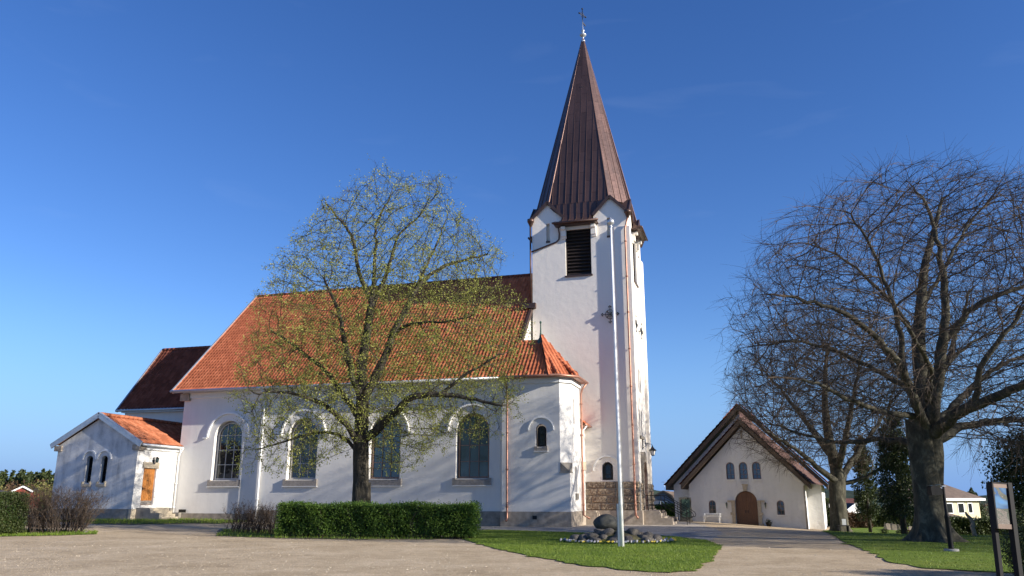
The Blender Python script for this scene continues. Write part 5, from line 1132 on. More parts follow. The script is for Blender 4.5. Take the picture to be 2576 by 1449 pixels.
# ================================================================== CHAPEL beside the path
CB = math.radians(22); chapel = empty('chapel', (17.0, 57.6, 0), -CB, 'low white chapel with stepped brown gable roof and arched wooden double door', 'chapel')
def CF(e): return lambda s, z, d: (s, e - d, z)
cx0, cx1, cm, hz_ = -4.52, 3.36, -.6, 2.5
holes = [arch(c, .58, 2.85, 4.05) for c in (-1.54, -.64, .26)] + [arch(-2.95, .50, .45, 1.42), arch(1.68, .50, .45, 1.42), arch(cm, 1.5, -.35, 2.06)]
m = MB(); m.panel([(cx0, -.7), (cx1, -.9), (cx1, hz_), (cm, 6.5), (cx0, hz_)], holes, CF(0), .22); m.build('front_gable_wall', 'chapel_white', chapel)
m = MB(); m.add([(cx0, 0, -.9), (cx0, 3, -.9), (cx0, 3, hz_), (cx0, 0, hz_)], [(0, 1, 2, 3)]); m.add([(cx1, 0, -.9), (cx1, 3, -.9), (cx1, 3, hz_), (cx1, 0, hz_)], [(0, 1, 2, 3)])
m.panel([(-6.05, -.7), (4.38, -1), (4.38, 2.5), (-.85, 7.75), (-6.05, 2.5)], [], CF(2.2)); m.add([(-6.05, 2.2, -.9), (-6.05, 12, -.9), (-6.05, 12, 2.5), (-6.05, 2.2, 2.5)], [(0, 1, 2, 3)]); m.add([(4.38, 2.2, -1.4), (4.38, 12, -1.4), (4.38, 12, 2.5), (4.38, 2.2, 2.5)], [(0, 1, 2, 3)])
m.build('body_wall', 'chapel_white', chapel)
def slab_roof(p_apex, pl, pr, y0, y1, th, name, mm, parent):
    m = MB()
    for (x0, z0), (x1, z1) in ((pl, p_apex), (p_apex, pr)):
        q = [(x0, y0, z0), (x1, y0, z1), (x1, y1, z1), (x0, y1, z0)]; q2 = [(a, b, c - th) for a, b, c in q]; m.add(q + q2, [(0, 1, 2, 3), (4, 7, 6, 5), (0, 4, 5, 1), (0, 3, 7, 4), (1, 2, 6, 5), (2, 3, 7, 6)])
    return m.build(name, mm, parent)
M['chapel_wood'] = simple('brown_barge_board', (.085, .058, .040), .7, var=.3, scale=5)
r1 = slab_roof((cm, 7.0), (-5.02, 2.52), (3.72, 2.52), -.55, 2.25, .34, 'front_roof', 'chapel_wood', chapel)
r2 = slab_roof((-.85, 8.35), (-6.55, 2.5), (4.85, 2.5), 1.65, 12.4, .36, 'main_roof', 'chapel_wood', chapel)
dq = V((-.85 + 4.6, 0, -(8.42 - 2.6))); 
tl_ = tile_field((3.85, -.5, 2.5), (0, 1, 0), V((-4.5, 0, 4.58)).normalized(), 2.7, 6.35, tw=.26, spc=4); t2_ = tile_field((-5.1, -.5, 2.5), (0, 1, 0), V((4.5, 0, 4.58)).normalized(), 2.7, 6.35, tw=.26, spc=4)
bm_object('tiles', [t2_], 'tile_brown', r1); tl_.free()
t3 = tile_field((4.95, 1.6, 2.48), (0, 1, 0), V((-5.8, 0, 5.95)).normalized(), 10.8, 8.25, tw=.3, tl=.4, spc=4); t4 = tile_field((-6.65, 1.6, 2.48), (0, 1, 0), V((5.8, 0, 5.95)).normalized(), 10.8, 8.25, tw=.3, tl=.4, spc=4)
bm_object('tiles', [t3, t4], 'tile_brown', r2)
# tile-hung strip that rises from the front roof to the larger gable on the right
m = MB(); m.add([(cm + .1, -.3, 7.1), (3.9, -.3, 2.62), (4.72, 1.7, 2.72), (-.75, 1.75, 8.2)], [(0, 1, 2, 3)], uvs=[(0, 0), (0, 18), (8, 18), (8, 0)]); m.build('link_roof', 'tile_link', r1) if False else None
M['tile_link'] = tiles('weathered_rose_tiles', (.085, .05, .045), (.11, .065, .06), (.14, .085, .078), .1)
lk = tile_field((0, 0, 0), (1, 0, 0), (0, 1, 0), 2.0, 6.3, tw=.25, spc=4); nl = V((.72, -.25, .65)).normalized()
fA, fB, rA, rB = V((3.76, -.42, 2.50)), V((cm + .02, -.42, 6.98)), V((4.50, 1.62, 2.40)), V((-.85, 1.62, 7.78))
for v_ in lk.verts:
    t_, s_ = v_.co.x / 2.0, v_.co.y / 6.3; v_.co = fA.lerp(fB, s_).lerp(rA.lerp(rB, s_), t_) + nl * (v_.co.z + .02)
bm_object('link_roof', [lk], 'tile_link', r1)
for i, (c, w_, z0, z1) in enumerate([(-1.54, .58, 2.85, 4.05), (-.64, .58, 2.85, 4.05), (.26, .58, 2.85, 4.05), (-2.95, .50, .45, 1.42), (1.68, .50, .45, 1.42)]):
    m = MB(); m.band(arch(c, w_, z0, z1), inset_arch(c, w_, z0, z1, .055), CF(0), -.2, -.13); m.extrude(rect(c - .015, c + .015, z0, z1 - .05), CF(0), -.2, -.14)
    for zz in ((.33, .66) if i < 3 else (.3, .58)): m.extrude(rect(c - w_ / 2 + .03, c + w_ / 2 - .03, z0 + zz, z0 + zz + .025), CF(0), -.2, -.14)
    wq = m.build('window', 'frame_brown', chapel); m = MB(); m.extrude(arch(c, w_, z0, z1), CF(0), -.22, -.2); m.build('pane', 'glass', wq)
    m = MB(); m.extrude(rect(c - w_ / 2 - .03, c + w_ / 2 + .03, z0 - .06, z0), CF(0), -.2, .09); m.build('sill', 'trim', wq)
for sx in (-1, 1):
    m = MB(); m.extrude([(cm, -.3), (cm + sx * .73, -.3), (cm + sx * .73, 1.3)] + [(cm + sx * .73 * math.cos(t), 1.3 + .73 * math.sin(t)) for t in np.linspace(0, math.pi / 2, 8)][1:], CF(0), -.2, -.14)
    for k in range(5): m.extrude(rect(min(cm + sx * (.03 + k * .14), cm + sx * (.15 + k * .14)), max(cm + sx * (.03 + k * .14), cm + sx * (.15 + k * .14)), -.25, 1.22 if k > 2 else 1.3), CF(0), -.14, -.12)
    dl = m.build('door', 'door_dark', chapel); m = MB(); m.extrude(rect(cm + sx * .08 - .02, cm + sx * .08 + .02, .55, .75), CF(0), -.12, -.08); m.build('handle', 'iron', dl)
m = MB(); m.extrude(rect(cm - .72, cm + .72, 1.26, 1.34), CF(0), -.13, -.09); m.extrude(rect(cm - .16, cm + .16, 1.66, 1.72), CF(0), -.13, -.1); m.extrude(rect(cm - .03, cm + .03, 1.4, 1.86), CF(0), -.13, -.1); m.build('door_rail', 'door_dark', chapel)
for sx in (-1, 1):
    a_, b_ = sorted((cm + sx * .77, cm + sx * 1.0)); m = MB(); m.extrude(rect(a_, b_, -.5, 1.32), CF(0), -.02, .16)
    a_, b_ = sorted((cm + sx * .76, cm + sx * 1.1)); m.extrude(rect(a_, b_, .42, .6), CF(0), -.02, .2); m.extrude(rect(a_, b_, -.5, -.14), CF(0), -.02, .22); a_, b_ = sorted((cm + sx * .76, cm + sx * 1.25)); m.extrude(rect(a_, b_, 1.32, 1.42), CF(0), -.02, .24); m.build('door_pillar', 'sandstone', chapel)
m = MB(); m.extrude([(cm - .12, 2.05), (cm + .12, 2.05), (cm + .16, 2.46), (cm - .16, 2.46)], CF(0), 0, .2); m.extrude(rect(cm - .2, cm + .2, 2.46, 2.53), CF(0), 0, .26); m.build('keystone', 'sandstone', chapel)
m = MB(); m.extrude(rect(cm - .07, cm + .07, 5.7, 6.25), CF(0), .0, .05); m.build('slit', 'sandstone', chapel)
m = MB(); m.tube([(cx1 - .05, -.08, 2.4), (cx1 - .05, -.08, -.6)], .05, 8); m.build('downpipe', 'sandstone', chapel)
def Cc(s, e, z=0): return (17.0 + s * math.cos(CB) + e * math.sin(CB), 57.6 - s * math.sin(CB) + e * math.cos(CB), z)
for s_, lb in ((-1.93, 'small black wall lantern left of the chapel door'), (.70, 'small black wall lantern right of the chapel door')):
    r_ = empty('wall_lantern', Cc(s_, -.02, 1.1), -CB, lb, 'lantern'); m = MB(); m.bar((0, 0, -.25), (0, 0, .1), .03, .02); m.tube([(0, 0, .05), (0, -.18, .1)], .012, 6); m.build('bracket', 'iron', r_)
    m = MB(); m.lathe([(.01, .22), (.03, .14), (.08, .1), (.085, .08), (.04, .08)], (0, -.18, 0), 6); m.build('cap', 'iron', r_); m = MB(); m.lathe([(.07, .08), (.04, -.1), (.01, -.22)], (0, -.18, 0), 6); m.build('glass', 'glass_green', r_)
p_ = Cc(.85, -.5); pt = empty('flower_pot', (p_[0], p_[1], gz(p_[0], p_[1])), 0, 'dark round flower pot with a low plant right of the chapel door', 'flower pot')
m = MB(); m.lathe([(0, 0), (.13, 0), (.2, .2), (.21, .3), (.18, .3), (.17, .26), (0, .26)], (0, 0, 0), 14); m.build('pot', 'black_paint', pt)
rr = np.random.default_rng(2); v, f = leaves(rr.normal(0, .08, (220, 3)) + np.array([0, 0, .33]), .07, 3); npmesh('plant', v, f, 'leaf_dark', pt)
p_ = Cc(-2.95, -.55); be_ = empty('garden_bench', (p_[0], p_[1], gz(p_[0], p_[1])), -CB, 'white slatted bench against the chapel wall', 'bench')
m = MB(); [m.box(-.62, .62, -.2 + k * .14, -.09 + k * .14, .41, .44) for k in range(3)]; m.build('seat', 'trim', be_)
m = MB(); m.box(-.68, .68, .24, .265, .56, .62); m.build('backrest', 'chapel_white', be_)
for sx in (-.56, .5):
    for y_, h_ in ((-.17, .41), (.2, .60)): m = MB(); m.box(sx, sx + .06, y_, y_ + .05, 0, h_); m.build('leg', 'trim', be_)
# memorial stone with bronze relief
x, y, _ = aty(1726, 1310, 57.5); ms = empty('memorial_stone', (x, y, gz(x, y)), -.15, 'upright rough memorial stone with green bronze relief left of the chapel', 'memorial stone')
bm = bmesh.new(); bmesh.ops.create_cube(bm, size=1); bmesh.ops.subdivide_edges(bm, edges=bm.edges[:], cuts=7, use_grid_fill=True); rr = random.Random(5)
for v_ in bm.verts: v_.co = V((v_.co.x * .78 + rr.gauss(0, .014), v_.co.y * .42 + rr.gauss(0, .014), (v_.co.z + .5) * 1.62 + rr.gauss(0, .014)))
bm_object('slab', [bm], 'boulder', ms); m = MB(); m.box(-.46, .46, -.3, .3, -.2, .12); m.build('base', 'stone', ms)
m = MB(); m.box(-.24, .3, -.25, -.215, .3, 1.5); rl_ = m.build('relief_plate', 'verdigris', ms)
m = MB(); rr = random.Random(2)
for k in range(9): a_, b_ = rr.uniform(-.12, .18), .5 + k * .1; m.lathe([(.0, -.09), (.07, -.03), (.07, .03), (0, .08)], (a_, -.25, b_), 8)
m.build('figures', 'verdigris', rl_)

# ================================================================== FLAGPOLE, STONES, PANSIES
fx, fy = 3.72, 28.2
fp = empty('flagpole', (fx, fy, gz(fx, fy)), 0, 'tall white flagpole standing in the lawn before the stone pile', 'flagpole')
m = MB(); m.tube([(0, 0, .02), (0, 0, 3), (-.01, 0, 7), (-.02, 0, 11.45)], [.075, .068, .052, .034], 14); m.build('pole', 'pole_white', fp)
m = MB(); m.box(-.14, -.078, -.09, .09, 0, 1.42); m.build('hinge_post', 'pole_grey', fp)
m = MB(); m.lathe([(.04, -.06), (.06, 0), (.02, .03), (.03, .05), (.12, .1), (.135, .17), (.12, .24), (.04, .29), (.02, .34), (0, .36)], (-.02, 0, 11.45), 14); m.build('finial', 'verdigris_ball', fp) if 'verdigris_ball' in M else m.build('finial', 'zinc', fp)
m = MB(); m.tube([(.10, -.06, 1.3), (.06, -.05, 6), (.02, -.03, 11.4)], .006, 4); m.build('halyard', 'trim', fp)
def rock(seed, sx, sy, sz, sub=3, rough=.12):
    bm = bmesh.new(); bmesh.ops.create_icosphere(bm, subdivisions=sub, radius=1); rr = np.random.default_rng(seed); w = rr.normal(0, 1, (6, 3)); ph = rr.uniform(0, 6, 6)
    cut = [(V(rr.normal(0, 1, 3)).normalized(), rr.uniform(.62, .85)) for _ in range(6)]
    for v_ in bm.verts:
        d = v_.co.normalized(); r_ = 1 + sum(rough * math.sin(2.2 * d.dot(V(w[i])) + ph[i]) / (1 + i * .4) for i in range(6)); c = d * r_
        for n_c, o_ in cut:
            e_ = c.dot(n_c) - o_
            if e_ > 0: c -= n_c * e_ * (.75 if rough > .08 else .25)
        v_.co = V((c.x * sx, c.y * sy, c.z * sz))
    for f_ in bm.faces: f_.smooth = True
    return bm
px, py = at(1548, 1358); 
px, py = 3.92, 31.0
b_ = bm_object('boulder', [rock(11, .56, .46, .34, 4, .05)], 'boulder'); b_.location = (px - .32, py + .6, .66); b_.rotation_euler = (.05, .12, .2); tag(b_, 'large smooth dark boulder on top of the stone pile behind the flagpole', 'boulder')
protos = []; rr = random.Random(12); cnt = 0
spots = []
for ring, (n, rx, ry, z, s) in enumerate([(14, 1.55, 1.1, .08, .30), (13, 1.12, .8, .22, .29), (8, .68, .48, .36, .25)]):
    for k in range(n):
        t = 2 * math.pi * (k + .5 * ring) / n
        if math.sin(t) > .75 and ring == 0: continue
        spots.append((px + rx * math.cos(t) + rr.gauss(0, .06), py + ry * math.sin(t) + rr.gauss(0, .05), z + rr.gauss(0, .03), s * rr.uniform(.72, 1.25)))
desc_s = ['pale', 'dark', 'brown', 'lichen spotted']
for i in range(5): protos.append(rock(40 + i, 1, .8, .72, 3, .12))
pm = []
for i, b in enumerate(protos):
    me = bpy.data.meshes.new('stone'); b.to_mesh(me); b.free(); me.materials.append(M['stone']); pm.append(me)
for i, (x, y, z, s) in enumerate(spots):
    o = bpy.data.objects.new('stone', pm[i % 5]); COL.objects.link(o); o.location = (x, y, z); o.scale = (s * rr.uniform(.9, 1.25), s, s * rr.uniform(.8, 1)); o.rotation_euler = (rr.uniform(-.3, .3), rr.uniform(-.3, .3), rr.uniform(0, 6.28))
    tag(o, 'grey brown field stone of the heaped stones under the large boulder', 'stone', 'stones heaped under the boulder')
fill = bpy.data.objects.new('soil', None) if 0 else None
m = MB(); m.lathe([(2.05, -.02), (1.75, .05), (1.0, .26), (.4, .42), (0, .45)], (0, 0, 0), 28); so_ = m.build('soil_mound', 'dirt'); so_.location = (px, py, 0); so_.scale = (1, .7, 1); so_['kind'] = 'structure'
# pansies round the stones
M['leaf_pansy'] = leafm('pansy_leaves', (.04, .09, .02), (.06, .12, .025), (.08, .15, .03), .2)
M['pansy_white'] = simple('pansy_white', (.50, .50, .58), .7, var=.08); M['pansy_yellow'] = simple('pansy_yellow', (.60, .48, .05), .7, var=.1); M['pansy_eye'] = simple('pansy_eye', (.14, .05, .18), .7, var=.1)
def pansy(col, seed):
    root = empty('pansy', (0, 0, 0)); rr = np.random.default_rng(seed); v, f = leaves(rr.uniform(-1, 1, (40, 3)) * np.array([.09, .09, .04]) + np.array([0, 0, .06]), .06, seed); npmesh('leaves', v, f, 'leaf_pansy', root)
    for k in range(3):
        c = V((rr.uniform(-.06, .06), rr.uniform(-.06, .02), rr.uniform(.10, .15))); m = MB()
        for q in range(5):
            t = q * 2 * math.pi / 5 + .3; m.add([c, c + V((.032 * math.cos(t - .55), -.012, .032 * math.sin(t - .55))), c + V((.046 * math.cos(t), -.006, .046 * math.sin(t))), c + V((.032 * math.cos(t + .55), -.012, .032 * math.sin(t + .55)))], [(0, 1, 2, 3)])
        fl_ = m.build('flower', col, root)
        m = MB(); m.lathe([(0, -.004), (.010, 0), (0, .004)], tuple(c + V((0, -.014, 0))), 6); m.build('flower_eye', 'pansy_eye', fl_)
    return root
def copy_tree(o, parent=None):
    c = o.copy(); COL.objects.link(c); c.parent = parent
    for ch in [q for q in bpy.data.objects if q.parent == o]: copy_tree(ch, c)
    return c
KIDS = {}
pp = [pansy('pansy_white', 1), pansy('pansy_yellow', 2)]
for k in range(84):
    t = math.pi + (k + .5) / 84 * math.pi * 1.16 - .12; kind = 1 if rr.random() < .42 else 0; o = pp[kind] if k in (0,) and kind == 0 else copy_tree(pp[kind])
    rx, ry = rr.uniform(1.78, 2.15), rr.uniform(1.22, 1.55); x, y = px + rx * math.cos(t), py + ry * math.sin(t); o.location = (x, y, .02); o.rotation_euler = (0, 0, rr.uniform(-.8, .8)); o.scale = (rr.uniform(.6, .9),) * 3
    tag(o, ['white pansy in the ring of flowers round the stone pile', 'yellow pansy in the ring of flowers round the stone pile'][kind], 'pansy', ['white pansies round the stone pile', 'yellow pansies round the stone pile'][kind])
for o in pp:
    if 'label' not in o:
        k_ = pp.index(o); o.location = (px + 2.1 * math.cos(-.1 + k_ * .05), py + 1.4 * math.sin(-.1 + k_ * .05), .02); tag(o, ['white pansy in the ring of flowers round the stone pile', 'yellow pansy in the ring of flowers round the stone pile'][k_], 'pansy', ['white pansies round the stone pile', 'yellow pansies round the stone pile'][k_])
# edging stones by the bushes
for (u, v_, s, lb) in ((218, 1341, .12, 'small pale stone at the foot of the large bare bush'), (1100, 1352, .16, 'grey stone under the clipped hedge'), (556, 1338, .13, 'small dark stone beside the bare brown shrub')):
    x, y = at(u, v_); o = bm_object('stone', [rock(int(u), s * 1.3, s, s * .7, 3)], 'stone'); o.location = (x, y - .1, gz(x, y) + s * .3); tag(o, lb, 'stone')

# ================================================================== LAMP POST, DISPLAY BOARD
lx_, ly_ = 13.62, 25.9; lp = empty('lamp_post', (lx_, ly_, gz(lx_, ly_)), 0, 'short black post with a tilted floodlight in front of the big beech trunk', 'lamp post')
m = MB(); m.lathe([(0, -.1), (.22, -.1), (.22, .07), (.20, .09), (0, .09)], (0, 0, 0), 20); m.build('base', 'concrete', lp)
m = MB(); m.lathe([(.085, .08), (.08, .12), (.072, 1.0), (.078, 1.02), (.078, 1.06), (.05, 1.14), (.042, 2.02), (.0, 2.04)], (0, 0, 0), 14); m.build('pole', 'black_paint', lp)
m = MB(); m.box(.05, .075, -.05, .05, .55, .95); m.build('hatch', 'black_paint', lp)
m = MB(); m.bar((-.02, 0, 1.93), (-.28, 0, 1.90), .05, .03); m.bar((-.05, 0, 1.98), (.08, 0, 1.98), .09, .03); m.build('bracket', 'zinc', lp)
m = MB(); q = [(-.10, -.14, 1.72), (-.44, -.14, 1.70), (-.46, -.14, 1.96), (-.34, -.14, 2.02), (-.10, -.14, 1.90)]; q2 = [(a, .14, c) for a, b, c in q]; m.add(q + q2, [(0, 1, 2, 3, 4), (9, 8, 7, 6, 5)] + [(i, (i + 1) % 5, (i + 1) % 5 + 5, i + 5) for i in range(5)]); hd = m.build('floodlight', 'black_paint', lp)
m = MB(); m.bar((-.47, 0, 1.99), (-.12, 0, 2.05 - .02), .26, .015); m.build('glass', 'glass', hd)
dbx, dby = 8.86, 15.0; db = empty('display_board', (dbx, dby, gz(dbx, dby)), math.radians(-26), 'black framed glass display board on two posts at the right edge', 'display board'); db.rotation_euler = (.0, .045, math.radians(22)); db.scale = (1.03, 1.03, 1.03)
m = MB(); m.box(.17, .27, -.05, .05, -.2, 1.86); m.build('post', 'black_paint', db)
m = MB(); m.box(-.10, -.02, .10, .18, -.2, 1.80); m.build('post', 'black_paint', db)
m = MB(); zz0, zz1 = 1.06, 1.83
M['frame_bronze'] = simple('bronze_rail', (.20, .15, .12), .35, .5, .1)
for za, zb_ in ((zz1 - .07, zz1), (zz0, zz0 + .08)): m = MB(); m.box(-.19, .18, -.03, .06, za, zb_); m.build('frame_rail', 'frame_bronze', db)
m = MB(); m.box(-.22, -.19, -.04, .08, zz0, zz1 + .01); m.box(-.22, .18, -.04, .08, zz1, zz1 + .02); m.box(-.21, .18, .05, .08, zz0, zz1); m.build('case', 'black_paint', db)
M['case_glass'] = None
mg, ng, pg = new_mat('display_case_glass'); pg.inputs['Base Color'].default_value = (.55, .56, .58, 1); pg.inputs['Metallic'].default_value = 1; pg.inputs['Roughness'].default_value = .03
vg_ = coords(ng, True, (1, 1, 1)); tg = noise(ng, 1.6, 2, .45, vg_, .8); bump(ng, pg, tg.outputs[0], 1.0, .05); M['case_glass'] = mg
m = MB()
for i in range(10):
    for j in range(14):
        x0, x1, z0, z1 = -.185 + i * .0365, -.185 + (i + 1) * .0365, zz0 + .08 + j * .0443, zz0 + .08 + (j + 1) * .0443
        fy_ = lambda x, z: -.022 - .008 * math.sin((x + .19) / .37 * math.pi) * math.sin((z - zz0) / .77 * math.pi)
        m.add([(x0, fy_(x0, z0), z0), (x1, fy_(x1, z0), z0), (x1, fy_(x1, z1), z1), (x0, fy_(x0, z1), z1)], [(0, 1, 2, 3)], True)
m.build('glass_front', 'case_glass', db)
# bush at the lower right corner
rr = np.random.default_rng(3); x, y = 11.3, 17.2; bu = empty('shrub', (x, y, 0), 0, 'dark leafy bush in the lower right corner', 'shrub')
C_ = rr.normal(0, 1, (60, 3)); C_ /= np.linalg.norm(C_, axis=1)[:, None]; C_ = C_ * np.array([1.35, 1.2, .75]) * rr.uniform(.6, 1, (60, 1)) + np.array([.3, 0, .65]); C_ = C_[C_[:, 2] > .05]; k = rr.integers(0, len(C_), 26000); d = rr.normal(0, 1, (26000, 3)); d /= np.linalg.norm(d, axis=1)[:, None]; q = C_[k] + d * rr.uniform(.3, 1, (26000, 1)) ** .5 * .30; q = q[q[:, 2] > .03]; v, f = leaves(q, .045, 4, 0, .7); npmesh('foliage', v, f, 'leaf_bush', bu) if 'leaf_bush' in M else npmesh('foliage', v, f, 'leaf_dark', bu)
m = MB(); [m.tube([(.3, 0, 0), tuple((c * .5 + np.array([.15, 0, .1]))), tuple(c)], [.02, .012, .005], 4, False) for c in C_[:40]]; m.build('stems', 'twig_hedge', bu)

# ================================================================== CHURCHYARD BEYOND THE BEECHES
gs = [(2226, 1318, .62, .42), (2233, 1319, .75, .5), (2241, 1319, .72, .45), (2249, 1320, .70, .5), (2257, 1321, .62, .45), (2268, 1321, .5, .45), (2290, 1322, .45, .5), (2302, 1323, .5, .42)]
adj = ['with a pointed top, leftmost in its row', 'tallest and round topped, second from the left', 'pale and narrow, third from the left', 'round topped, fourth from the left', 'low, just left of the loose evergreen stem', 'low and dark, just right of the loose evergreen stem', 'squat, second from the beech trunk', 'small, nearest to the big beech trunk']
rn = random.Random(8)
for i, (u, v_, h, w_) in enumerate(gs):
    X, Y, _ = aty(u, v_, 58.0 + (i % 3) * .7); h *= .62; w_ *= .58; r_ = empty('gravestone', (X, Y, gz(X, Y)), rn.uniform(-.5, -.1), 'grey gravestone ' + adj[i], 'gravestone', 'gravestones on the lawn behind the beeches')
    m = MB(); prof = [(-w_ / 2, 0), (w_ / 2, 0), (w_ / 2, h * .75)] + [(w_ / 2 * math.cos(t), h * .75 + h * .25 * math.sin(t)) for t in np.linspace(0, math.pi, 9)][1:-1] + [(-w_ / 2, h * .75)] if i else [(-w_ / 2, 0), (w_ / 2, 0), (w_ / 2 * .7, h * .7), (0, h * 1.5), (-w_ / 2 * .7, h * .7)]
    m.extrude(prof, lambda s, z, d: (s, d, z), -.08, .08); m.build('slab', 'granite_plain', r_); m = MB(); m.box(-w_ / 2 - .04, w_ / 2 + .04, -.14, .14, -.1, .06); m.build('base', 'granite_grey', r_)
for i, (u, h, sz, lb) in enumerate([(2224, .35, .35, 'low dark plant at the foot of the leftmost gravestone'), (2262, .3, .3, 'low plant between the gravestones and the evergreen stem'), (2284, .3, .4, 'low orange tinted plant left of the squat gravestone')]):
    X, Y, _ = aty(u, 1322, 53.0); r_ = empty('shrub', (X, Y, gz(X, Y)), 0, lb, 'shrub'); rr = np.random.default_rng(i); v, f = leaves(rr.normal(0, 1, (500, 3)) * np.array([sz * .28, sz * .25, h * .18]) + np.array([0, 0, h * .4]), .06, i); npmesh('foliage', v, f, 'leaf_dark' if i < 2 else 'leaf_brown', r_)
X, Y, _ = aty(2120, 1326, 48.6); r_ = empty('garden_bench', (X, Y, gz(X, Y)), .05, 'small black bench with a grey plaque at the foot of the smaller beech', 'bench')
m = MB(); m.box(-.34, .34, -.16, .16, .38, .43); m.build('seat', 'black_paint', r_)
for sx in (-.3, .27): m = MB(); m.box(sx, sx + .05, -.13, .13, -.1, .38); m.build('leg', 'black_paint', r_)
m = MB(); m.box(.05, .29, .12, .16, .44, .78); m.build('plaque', 'zinc', r_)
m = MB(); m.box(.29, .33, .12, .17, -.1, .80); m.build('post', 'black_paint', r_)
def far_hedge(u0, u1, v_, y, h, n, size, label, m, seed):
    x0, x1 = aty(u0, v_, y)[0], aty(u1, v_, y)[0]; xm = (x0 + x1) / 2; root = empty('hedge', (xm, y, gz(xm, y)), 0, label, 'hedge')
    a, f = box_leaves(x0 - xm, x1 - xm, 0, 1.4, 0, h, n, size, seed, .08, shell=.5); npmesh('foliage', a, f, m, root); rr2 = np.random.default_rng(seed); q = np.stack([rr2.uniform(x0 - xm + .1, x1 - xm - .1, n), rr2.uniform(.2, 1.2, n), rr2.uniform(0, h - .15, n)], 1); a, f = leaves(q, size * 2, seed + 1, 0, .9); npmesh('inner_foliage', a, f, m, root)
    s_ = MB(); rn = random.Random(seed)
    for i in range(30): xx = rn.uniform(x0 - xm, x1 - xm); s_.tube([(xx, .6, -.1), (xx + rn.uniform(-.2, .2), .6, h * .5), (xx + rn.uniform(-.4, .4), .6, h * .95)], [.03, .02, .01], 4, False)
    s_.build('stems', 'twig_hedge', root)
far_hedge(2128, 2192, 1300, 62, 1.0, 5000, .12, 'reddish brown clipped hedge right of the smaller beech trunk', 'leaf_brown', 3)
far_hedge(2076, 2104, 1300, 66, 2.1, 3000, .13, 'dark hedge between the chapel corner and the smaller beech', 'leaf_dark', 4)
far_hedge(2185, 2335, 1300, 64, 1.35, 9000, .14, 'dark hedge behind the gravestones', 'leaf_dark', 5)
far_hedge(2385, 2600, 1330, 47, .92, 10000, .11, 'dark hedge behind the big beech and the dead trunk', 'leaf_dark', 6)
far_hedge(1640, 1705, 1290, 66, 1.0, 5000, .11, 'bright green hedge between the tower steps and the chapel', 'leaf_hedge', 7)

# ================================================================== HOUSES AROUND
def house(x, y, w_, d_, hw, hr, rz, wallm, roofm, label, name='house', gz_=None, gambrel=False, wins=(), over=.3, hip=False, fascia='trim', chimney=None, z0=None):
    z = gz(x, y) if z0 is None else z0; r_ = empty(name, (x, y, z), rz, label, 'house'); f_ = lambda s, q, d: (s, -d, q)
    m = MB()
    if gambrel: g_ = [(-w_ / 2, 0), (w_ / 2, 0), (w_ / 2, hw), (w_ / 2 * .55, hw + hr * .72), (0, hw + hr), (-w_ / 2 * .55, hw + hr * .72), (-w_ / 2, hw)]
    elif hip: g_ = rect(-w_ / 2, w_ / 2, -1, hw)
    else: g_ = [(-w_ / 2, 0), (w_ / 2, 0), (w_ / 2, hw), (0, hw + hr), (-w_ / 2, hw)]
    g_ = [(a, b - (3 if b == 0 else 0)) for a, b in g_]
    m.extrude(g_, f_, -d_, 0); m.build('wall', wallm, r_)
    m = MB(); o_ = over
    if hip:
        e = [(-w_ / 2 - o_, -o_, hw), (w_ / 2 + o_, -o_, hw), (w_ / 2 + o_, d_ + o_, hw), (-w_ / 2 - o_, d_ + o_, hw), (-w_ / 2 + d_ * .5, d_ / 2, hw + hr), (w_ / 2 - d_ * .5, d_ / 2, hw + hr)]; m.add(e, [(0, 1, 5, 4), (1, 2, 5), (2, 3, 4, 5), (3, 0, 4), (0, 3, 2, 1)])
        rf = m.build('roof', roofm, r_); m = MB(); m.box(-w_ / 2 - o_, w_ / 2 + o_, -o_ - .05, -o_, hw - .25, hw + .02); m.box(w_ / 2 + o_, w_ / 2 + o_ + .05, -o_, d_ + o_, hw - .25, hw + .02); m.build('fascia', fascia, rf)
    else:
        up = g_[2:] ; up = [(a + (o_ * .8 if a > w_ * .49 else -o_ * .8 if a < -w_ * .49 else 0), b - (o_ * .5 if abs(a) > w_ * .49 else 0)) for a, b in up]
        for (x0, q0), (x1, q1) in zip(up, up[1:]):
            q = [(x0, -o_, q0 + .04), (x1, -o_, q1 + .04), (x1, d_ + o_, q1 + .04), (x0, d_ + o_, q0 + .04)]; q2 = [(a, b, c + .14) for a, b, c in q]; m.add(q + q2, [(0, 1, 2, 3), (4, 7, 6, 5), (0, 4, 5, 1), (0, 3, 7, 4), (1, 2, 6, 5), (2, 3, 7, 6)])
        rf = m.build('roof', roofm, r_); m = MB()
        for (x0, q0), (x1, q1) in zip(up, up[1:]): m.bar((x0, -o_ - .04, q0 + .1), (x1, -o_ - .04, q1 + .1), .06, .28)
        m.build('barge_board', fascia, rf)
    for (sx, sz, ww, wh) in wins:
        m = MB(); m.band(rect(sx, sx + ww, sz, sz + wh), rect(sx + .09, sx + ww - .09, sz + .09, sz + wh - .09), f_, .0, .05); wq = m.build('window', 'trim', r_); m = MB(); m.extrude(rect(sx + .02, sx + ww - .02, sz + .02, sz + wh - .02), f_, .005, .02); m.build('pane', 'glass_dark', wq)
    if chimney: m = MB(); m.box(chimney[0], chimney[0] + .6, d_ * .4, d_ * .4 + .6, hw + hr * .6, hw + hr + .8); m.build('chimney', 'granite_grey', rf)
    return r_, rf
M['paint_blue'] = simple('slate_blue_boards', (.13, .15, .20), .8, var=.15); M['paint_yellow'] = simple('yellow_render', (.70, .60, .36), .8, var=.12); M['paint_red'] = simple('falu_red_boards', (.24, .045, .03), .8, var=.15)
